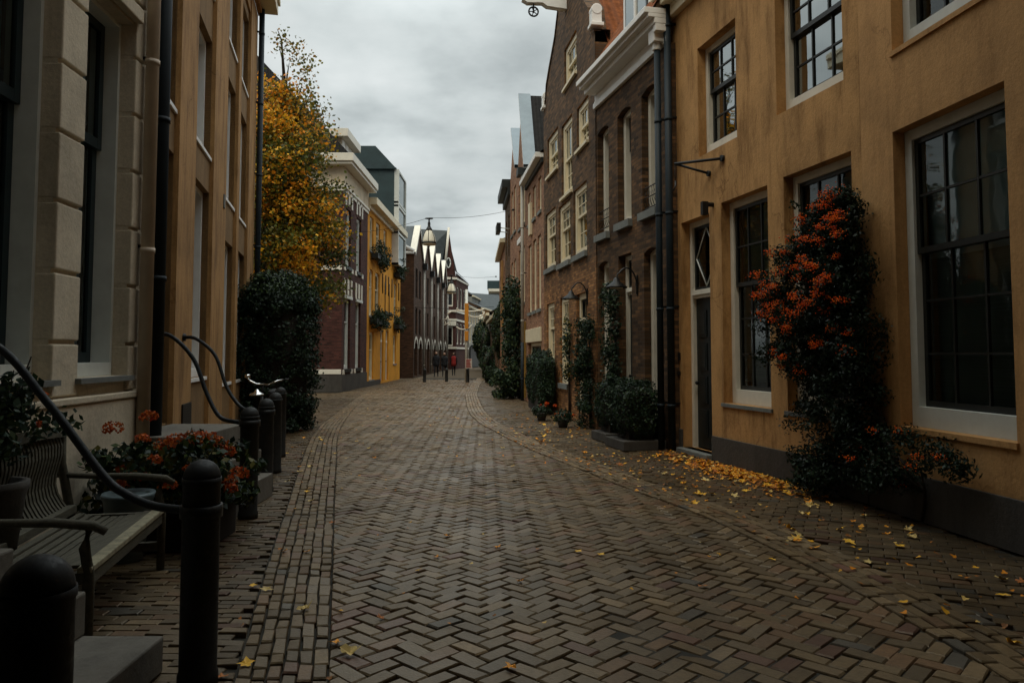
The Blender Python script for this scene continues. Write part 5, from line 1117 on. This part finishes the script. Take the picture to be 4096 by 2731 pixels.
# box shrubs, hedges and climbers
def hedge(F,name,label,s0,s1,o0,o1,z1,n,size,trough=False,group=None,rnd=.5):
    r=empty(name,label,'hedge',F.P((s0+s1)/2,(o0+o1)/2,0),group); c=np.array([(s0+s1)/2,(o0+o1)/2,z1*.55]); h=np.array([(s1-s0)/2,(o1-o0)/2,z1*.45])
    d=rng.normal(size=(n,3)); e=2/(1+rnd*4)*1.0; d=np.sign(d)*np.abs(d)/np.linalg.norm(d,axis=1,keepdims=True); ex=2.3 if rnd==1 else 3.3; pw=(np.abs(d)**ex).sum(1,keepdims=True)**(1/ex); q=d/pw
    lump=1+.07*np.sin(q[:,:1]*9+q[:,2:]*5)+.07*np.sin(q[:,1:2]*8-q[:,2:]*7)
    p=q*h*lump*(.86+.16*rng.uniform(0,1,(n,1)))+c; w=np.stack([F.A[0]+F.d[0]*p[:,0]+F.n[0]*p[:,1],F.A[1]+F.d[1]*p[:,0]+F.n[1]*p[:,1],p[:,2]],1)
    qs=q*np.abs(q)**1.5; N=np.stack([F.d[0]*qs[:,0]+F.n[0]*qs[:,1],F.d[1]*qs[:,0]+F.n[1]*qs[:,1],qs[:,2]],1); N/=np.linalg.norm(N,axis=1,keepdims=True)
    cloud('foliage',r,[leaves(w,N,size,GREEN,.4)],m_leaf)
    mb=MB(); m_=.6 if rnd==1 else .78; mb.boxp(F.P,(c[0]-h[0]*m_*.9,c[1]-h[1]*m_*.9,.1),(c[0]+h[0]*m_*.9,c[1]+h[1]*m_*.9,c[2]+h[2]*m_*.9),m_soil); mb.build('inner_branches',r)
    if trough: mb=MB(); mb.boxp(F.P,(s0+.05,o0+.02,0),(s1-.05,o1-.02,.16),m_pl); mb.build('planter',r,.01)
    return r
hedge(F3,'box_shrub','rounded box shrub in a stone planter nearest the drainpipe of the dark brick house',.15,1.12,.02,.82,1.16,6500,.05,True,rnd=1)
hedge(F3,'box_shrub','farther rounded box shrub in a stone planter below the vine on the dark brick house',1.3,2.2,.02,.7,1.18,5500,.05,True,rnd=1)
hedge(F4,'clipped_hedge','square clipped hedge in front of the gabled house with the hoist beam',3.7,5.8,.03,.62,1.65,11000,.06)
hug(F4,'door_climber','dense dark climber beside the cream door of the gabled house',.0,.8,.05,2.3,.05,.3,5200,.06,GREEN,k=70)
hug(F3,'pale_leaf_vine','pale leaved vine climbing the dark brick house above the box shrubs',2.2,2.75,.6,3.0,.04,.22,2300,.075,GREEN+[(.05,.08,.045),(.09,.12,.08)],k=60)
hug(F4,'thin_vine','thin vine with light leaves hanging at a ground floor window of the gabled house',2.25,2.62,1.0,2.5,.04,.15,700,.08,GREEN+[(.08,.11,.06),(.20,.15,.03)],k=30)
hug(F6,'ivy_column','tall ivy column covering the front of the zinc gabled house',1.0,2.7,.05,4.2,.05,.5,7000,.12,GREEN+[(.05,.07,.025)],k=130,lump=.5,dens=lambda a,b:1-.3*b)
hug(F6,'low_rambler','low rambling plant at the foot of the ivy on the right pavement',.9,2.2,.05,.9,.3,1.0,2600,.1,GREEN+[(.06,.08,.03)],k=40,lump=.4,stem=False)
shrub('round_shrub','round dark shrub on the right pavement beside the far bollards','shrub',(-1.08,41,.5),(.42,.5,.5),2200,.1)
shrub('tall_far_shrub','tall leafy shrub overhanging the far end of the right pavement','shrub',(-.7,42.2,2.9),(.42,.9,1.5),3000,.14,cols=GREEN+[(.06,.08,.03)])
shrub('terrace_plants','loose green plants in tubs along the low bend house','shrub',(-1.55,50,1.0),(.5,2.2,1.0),3600,.14,cols=GREEN+[(.06,.08,.03)],lump=.3)
shrub('dark_hanging_plant','dark leafy plant spilling over the wall beyond the tub plants','shrub',(-1.95,57,2.2),(.5,1.5,1.4),2600,.16,cols=GREEN+[(.07,.09,.03)],lump=.3)
shrub('far_street_tree','small green tree among the far houses at the end of the street','tree',(-2.75,72,2.9),(1.0,1.0,1.9),3500,.2,cols=GREEN+[(.08,.09,.025)])
# potted flowers on the right pavement
for (F,s,o,t,nn,hh) in ((F4,2.35,.75,'small pot of red orange flowers on the right pavement by the square hedge',5,.3),(F4,.55,.62,'low clump of orange flowers below the cream door climber',3,.2)):
    p=F.P(s,o,0); r=empty('potted_flowers',t,'plant',p); mb=MB(); mb.lathe([(.09,0),(.13,.16),(.13,.18),(.1,.18)],m_pl,p,14); mb.build('pot',r)
    P,N=blobpts(500,(p[0],p[1],.24),(.24,.24,.16),.4,.1); P[:,2]=np.maximum(P[:,2],.03); cloud('foliage',r,[leaves(P,N,.055,GREEN)],m_leaf)
    flowers(r,[(p[0]+random.gauss(0,.13),p[1]+random.gauss(0,.1),hh+random.uniform(.02,.12),.05) for k in range(nn)],cols=[(.6,.07,.015),(.6,.12,.02)],n=50,size=.035)
# ------------------------------------------------------------------ street lanterns on wires
def wire(name,label,pts,r=.008):
    rt=empty(name,label,'cable',pts[0]); mb=MB()
    for a,b in zip(pts,pts[1:]):
        a,b=Vector(a),Vector(b); mb.tube([a.lerp(b,t/10)-Vector((0,0,.12*math.sin(math.pi*t/10))) for t in range(11)],r,m_iron,5)
    mb.build('strand',rt); 
    for p in (pts[0],pts[-1]):
        mb=MB(); mb.lathe([(.03,-.05),(.05,0),(.03,.05)],m_iron,p,8,'x'); mb.build('anchor',rt)
    return rt
def lantern(name,label,c,k=1,group=None):
    r=empty(name,label,'street lamp',c,group); mb=MB()
    mb.lathe([(.02,.98*k),(.16*k,.965*k),(.16*k,.95*k),(.02,.94*k)],m_iron,c,14); mb.tube([Vector(c)+Vector((0,0,.52*k)),Vector(c)+Vector((0,0,.96*k))],.028*k,m_iron,8)
    mb.lathe([(.03*k,.84*k),(.055*k,.78*k),(.05*k,.66*k),(.11*k,.56*k),(.13*k,.5*k),(.12*k,.49*k)],m_iron,c,18); mb.build('cap',r)
    mb=MB(); prof=[(.27,.0),(.26,.1),(.235,.22),(.195,.34),(.15,.44),(.11,.495)]; mb.lathe([(a*k,b*k) for a,b in prof],m_lampg,c,24); mb.build('glass',r)
    mb=MB()
    for j in range(6):
        a=2*math.pi*(j+.5)/6; mb.tube([Vector(c)+Vector((q*1.03*k*math.cos(a),q*1.03*k*math.sin(a),z*k)) for q,z in prof],.013*k,m_iron,5)
    mb.lathe([(.27*k,-.02*k),(.285*k,-.02*k),(.285*k,.03*k),(.27*k,.03*k)],m_iron,c,24); mb.build('ribs',r)
    mb=MB(); mb.lathe([(.26*k,-.02*k),(.275*k,-.05*k),(.22*k,-.075*k),(.02*k,-.08*k)],m_whc,c,24); mb.build('diffuser',r)
    return r
g='hanging street lanterns over the middle of the street'
lantern('hanging_lantern','largest hanging lantern, nearest of the glass bell lanterns over the street',(-3.2,29,5.85),1.0,g)
wire('lantern_wire','thin wire across the street carrying the nearest hanging lantern',[(.05,29.8,7.3),(-3.2,29,6.84),(-7.1,33.3,6.95)])
lantern('hanging_lantern','middle hanging lantern in front of the pointed gable house',(-3.85,48,5.5),1.1,g)
wire('lantern_wire','wire carrying the middle hanging lantern below the pointed gable',[(-1.0,47,6.4),(-3.85,48,6.6),(-6.5,51,6.7)])
lantern('hanging_lantern','smallest hanging lantern in front of the orange far house',(-3.1,76,5.0),1.1,g)
wire('lantern_wire','wire carrying the smallest farthest hanging lantern',[(-1.4,76,6.2),(-3.1,76,6.1),(-6.4,75.5,6.3)])
# far bollards, sign, banner mast, garland
gb='low bollards across the far end of the street'
fb=None
for p,t in (((-4.95,43,0),'leftmost of the low bollards across the far end of the street'),((-3.73,43.3,0),'low far bollard between the leftmost one and the one with the notice'),((-2.5,42.9,0),'low far bollard under the pink lettered notice'),((-1.42,42.6,0),'rightmost low far bollard beside the round shrub')):
    if fb is None: fb=bollard('low_bollard',t,p,.78,.09,gb)
    else: dup(fb,p,t)
r=empty('banner_mast','white mast with an orange banner standing behind the far bollards','mast',(-2.62,43.6,0)); mb=MB(); mb.tube([(-2.62,43.6,0),(-2.62,43.6,5.3)],.08,m_whg,10); mb.build('pole',r)
mb=MB(); mb.box((-2.72,43.45,3.05),(-2.5,43.5,4.5),m_org); mb.box((-2.72,43.45,2.35),(-2.5,43.5,2.9),m_org); mb.build('banner',r)
r=empty('notice_board','small pink and white notice board with red lettering on the far bollard','sign',(-2.45,42.75,.8)); mb=MB(); mb.box((-2.62,42.7,.78),(-2.25,42.74,1.32),m_signw); mb.build('board',r)
mb=MB()
for k in range(6): mb.box((-2.58,42.68,.85+k*.078),(-2.58+random.uniform(.2,.3),42.698,.89+k*.078),m_redp)
mb.build('lettering',r); mb=MB(); mb.tube([(-2.44,42.78,0),(-2.44,42.78,.9)],.03,m_iron,8); mb.build('post',r)
r=empty('light_garland','white swirl and star light decoration strung across the street near the banner','decoration',(-3.2,50,4.2)); mb=MB()
def sw(cx,cz,rx,rz,a0,a1,ph=0): return [(cx+rx*math.cos(R(a)),50+.05*math.sin(R(a*2)),cz+rz*math.sin(R(a))) for a in np.linspace(a0,a1,18)]
for p in (sw(-3.6,4.1,.7,.33,160,-20),sw(-2.4,4.3,.55,.28,170,380),sw(-3.2,3.5,.5,.3,200,360),sw(-2.75,4.6,.9,.2,180,350)): mb.tube(p,.05,m_deco,6)
mb.build('swirl',r); mb=MB(); pts=[(-4.25+(.33 if k%2==0 else .14)*math.sin(math.pi*k/5),49.95,3.75+(.33 if k%2==0 else .14)*math.cos(math.pi*k/5)) for k in range(11)]; mb.tube(pts,.04,m_deco,6); mb.build('star',r)
mb=MB(); mb.tube([(-6.5,50.5,4.7),(-4,50,4.55),(-1.2,50,4.7)],.015,m_iron,5); mb.build('strand',r)
# people far down the street
def person(name,label,p,rz,coat,legs,h=1.72,stride=.16):
    r=empty(name,label,'person',p); me=bpy.data.meshes.new('body'); c,s=math.cos(rz),math.sin(rz)
    J=[(0,0,.95,.13),(0,0,1.12,.125),(0,0,1.3,.15),(0,0,1.45,.1),(0,0,1.53,.06),(0,.02,1.62,.09),(0,.02,1.72,.075),
       (.1,0,.9,.1),(.1,stride,.5,.065),(.1,stride-.02,.08,.045),(.1,stride+.13,.035,.04),(-.1,0,.9,.1),(-.1,-stride*.6,.5,.065),(-.1,-stride*1.4,.09,.045),(-.1,-stride*1.4+.13,.035,.04),
       (.2,0,1.4,.065),(.24,-.04,1.14,.05),(.22,.06,.9,.038),(.21,.08,.8,.035),(-.2,0,1.4,.065),(-.24,.04,1.14,.05),(-.22,.12,.92,.038),(-.21,.15,.82,.035)]
    E=[(0,1),(1,2),(2,3),(3,4),(4,5),(5,6),(0,7),(7,8),(8,9),(9,10),(0,11),(11,12),(12,13),(13,14),(3,15),(15,16),(16,17),(17,18),(3,19),(19,20),(20,21),(21,22)]
    k=h/1.76; me.from_pydata([(x*c*k-y*s*k,x*s*k+y*c*k,z*k) for x,y,z,q in J],E,[]); o=bpy.data.objects.new('body',me); COL.objects.link(o); o.parent=r
    sk=o.modifiers.new('Skin','SKIN'); 
    if not me.skin_vertices: me.skin_vertices.new()
    for v,j in zip(me.skin_vertices[0].data,J): v.radius=(j[3]*k,j[3]*k*.85)
    me.skin_vertices[0].data[0].use_root=True
    o.modifiers.new('Subsurf','SUBSURF').levels=1; me.materials.append(legs)
    mb=MB(); rings=[]
    for z,w,d in ((.72,.2,.16),(.95,.19,.15),(1.15,.18,.14),(1.32,.215,.15),(1.44,.19,.125),(1.5,.08,.08)):
        rings.append([(p[0]+(w*math.cos(a)*c-d*math.sin(a)*s)*k,p[1]+(w*math.cos(a)*s+d*math.sin(a)*c)*k,p[2]+z*k) for a in [2*math.pi*j/14 for j in range(14)]])
    mb.ring(rings,coat); mb.build('coat',r)
    mb=MB(); mb.lathe([(.01,-.09),(.075,-.06),(.09,0),(.08,.06),(.01,.1)],m_skin,(p[0]-.02*s,p[1]+.02*c-.015,p[2]+1.65*k),12); mb.build('face',r)
    mb=MB(); mb.lathe([(.098,-.03),(.1,.03),(.08,.08),(.01,.115)],m_trunk,(p[0],p[1]+.02,p[2]+1.66*k),12); mb.build('hair',r); return r
person('person','person in a dark coat walking toward the viewer at the left of the far group',(-5.25,52.6,0),math.pi,m_coat,m_coat,1.74)
person('person','person in a dark coat walking at the right of the dark clothed pair',(-4.72,53,0),math.pi,m_coat,m_coat,1.68)
person('person','person in a red coat walking away near the far shop front',(-4.3,56,0),.2,m_red,m_coat,1.7)
# ------------------------------------------------------------------ fallen leaves
def leafmesh(nm,col,curl):
    me=bpy.data.meshes.new(nm); vs=[(0,0,.006)]; n=15
    for k in range(n):
        a=2*math.pi*k/n; rr=(1,.5,.8)[k%3]*(1.0 if k<9 else .75)*random.uniform(.7,1.15)
        vs.append((rr*math.cos(a),rr*math.sin(a)*.9,random.uniform(.0,curl)*rr))
    me.from_pydata(vs,[],[(0,1+k,1+(k+1)%n) for k in range(n)]); me.materials.append(col); return me
LC=[M('yellow leaf',(.92,.47,.03),.6,.25,9,0),M('golden leaf',(.90,.33,.015),.6,.25,9,0),M('pale yellow leaf',(.66,.48,.17),.6,.2,9,0),M('russet leaf',(.45,.14,.02),.65,.3,9,0)]
LM=[leafmesh('fallen_leaf',LC[i%4],.3+.2*(i%3)) for i in range(12)]
LK=['yellow','golden','pale yellow','russet']
ncount=0
def fallen(x,y,sz,k,where,group):
    global ncount
    o=bpy.data.objects.new('fallen_leaf',LM[k]); COL.objects.link(o); o.location=(x,y,.012+undul(x,y)); sz*=1.22; o.scale=(sz,sz,sz*random.uniform(.6,1.3)); o.rotation_euler=(random.gauss(0,.16),random.gauss(0,.16),random.uniform(0,6.28)); ncount+=1
    tag(o,f'{LK[k%4]} fallen leaf lying {where}','leaf',f'{LK[k%4]} {group}')
for k in range(150):   # drift along the foot of the ochre house
    s=random.triangular(.55,4.3,2.3) if k<125 else random.uniform(.2,4.6); o=.06+abs(random.gauss(0,.2))+.4*random.random()*(1 if k>60 else .35)
    x,y,_=F1.P(s,o,0); fallen(x,y,random.uniform(.035,.06),random.choice([0,1,1,3,3,0,1,5,7,9]),'in the drift along the plinth of the stained ochre house','fallen leaves in the drift by the ochre house')
for k in range(82):    # right pavement
    y=random.choice([random.uniform(3.4,9),random.uniform(4,12),random.uniform(9,20)]); t=random.random(); a,b=curve(GRO,y)-.3,rightwall(y)-.25; x=a+(b-a)*t
    fallen(x,y,random.uniform(.04,.062),random.choice([0,1,2,0,1,4,6,8,10,3]),'loose on the bricks of the right pavement','fallen leaves on the right pavement')
for k in range(34):    # carriageway
    y=random.choice([random.uniform(3,8),random.uniform(6,14),random.uniform(10,22)]); x=random.uniform(curve(GLI,y),curve(GRI,y)); fallen(x,y,random.uniform(.028,.048),random.choice([0,1,2,3,6]),'on the herringbone bricks of the street','fallen leaves on the street bricks')
for k in range(30):    # left band and pavement
    y=random.uniform(3.6,16); x=curve(GLO,y)+random.uniform(-.35,.5); fallen(x,y,random.uniform(.03,.05),random.choice([0,1,0,1,3,2]),'along the left gutter band by the bollards','fallen leaves along the left gutter band')
fallen(-.86,4.12,.062,2,'at the edge of the left gutter band, largest of all','single large leaf')
# the remaining small leaves of the drift and the pavements, too many to count
V=[];C=[]; vs=[];fs=[];cs=[]
for k in range(1750):
    y=random.uniform(3,24)
    if k<430 or k>=1250: q=random.triangular(.3,4.6,2.3); x,y,_=F1.P(q,.05+abs(random.gauss(0,.30)),0)
    elif k<1060: y=random.choice([random.uniform(4,12),random.uniform(8,17),random.uniform(8,20)]); a_,b_=curve(GRO,y)-.5,rightwall(y)-.15; x=random.uniform(a_,b_)
    else: x=random.uniform(curve(GLO,y)-.3,curve(GRI,y))
    sz=random.uniform(.014,.034) if k<1060 or k>=1250 else random.uniform(.01,.022); a0=random.uniform(0,6.28); col=random.choice([(.90,.46,.03),(.85,.30,.015),(.85,.36,.02),(.50,.17,.02),(.80,.52,.14),(.30,.12,.03)]); b=len(vs); z=.02+undul(x,y)
    tx,ty=random.gauss(0,.25),random.gauss(0,.25); n=9
    vs.append((x,y,z)); cs.append((*col,1))
    for j in range(n):
        rr=sz*(1,.5,.78)[j%3]*random.uniform(.8,1.15); dx_,dy_=rr*math.cos(a0+6.283*j/n),rr*math.sin(a0+6.283*j/n); vs.append((x+dx_,y+dy_,z+max(-.012,dx_*tx+dy_*ty)+rr*random.uniform(0,.3))); cs.append((*col,1))
    fs+=[(b,b+1+j,b+1+(j+1)%n) for j in range(n)]
me=bpy.data.meshes.new('small_fallen_leaves'); me.from_pydata(vs,[],fs); ca=me.color_attributes.new('Col','FLOAT_COLOR','POINT'); ca.data.foreach_set('color',np.array(cs,dtype=np.float32).ravel()); me.materials.append(m_fl); o=bpy.data.objects.new('small_fallen_leaves',me); COL.objects.link(o); struct(o,'stuff')
tag(o,'small yellow and brown leaves scattered over the bricks and along the ochre wall','leaves')
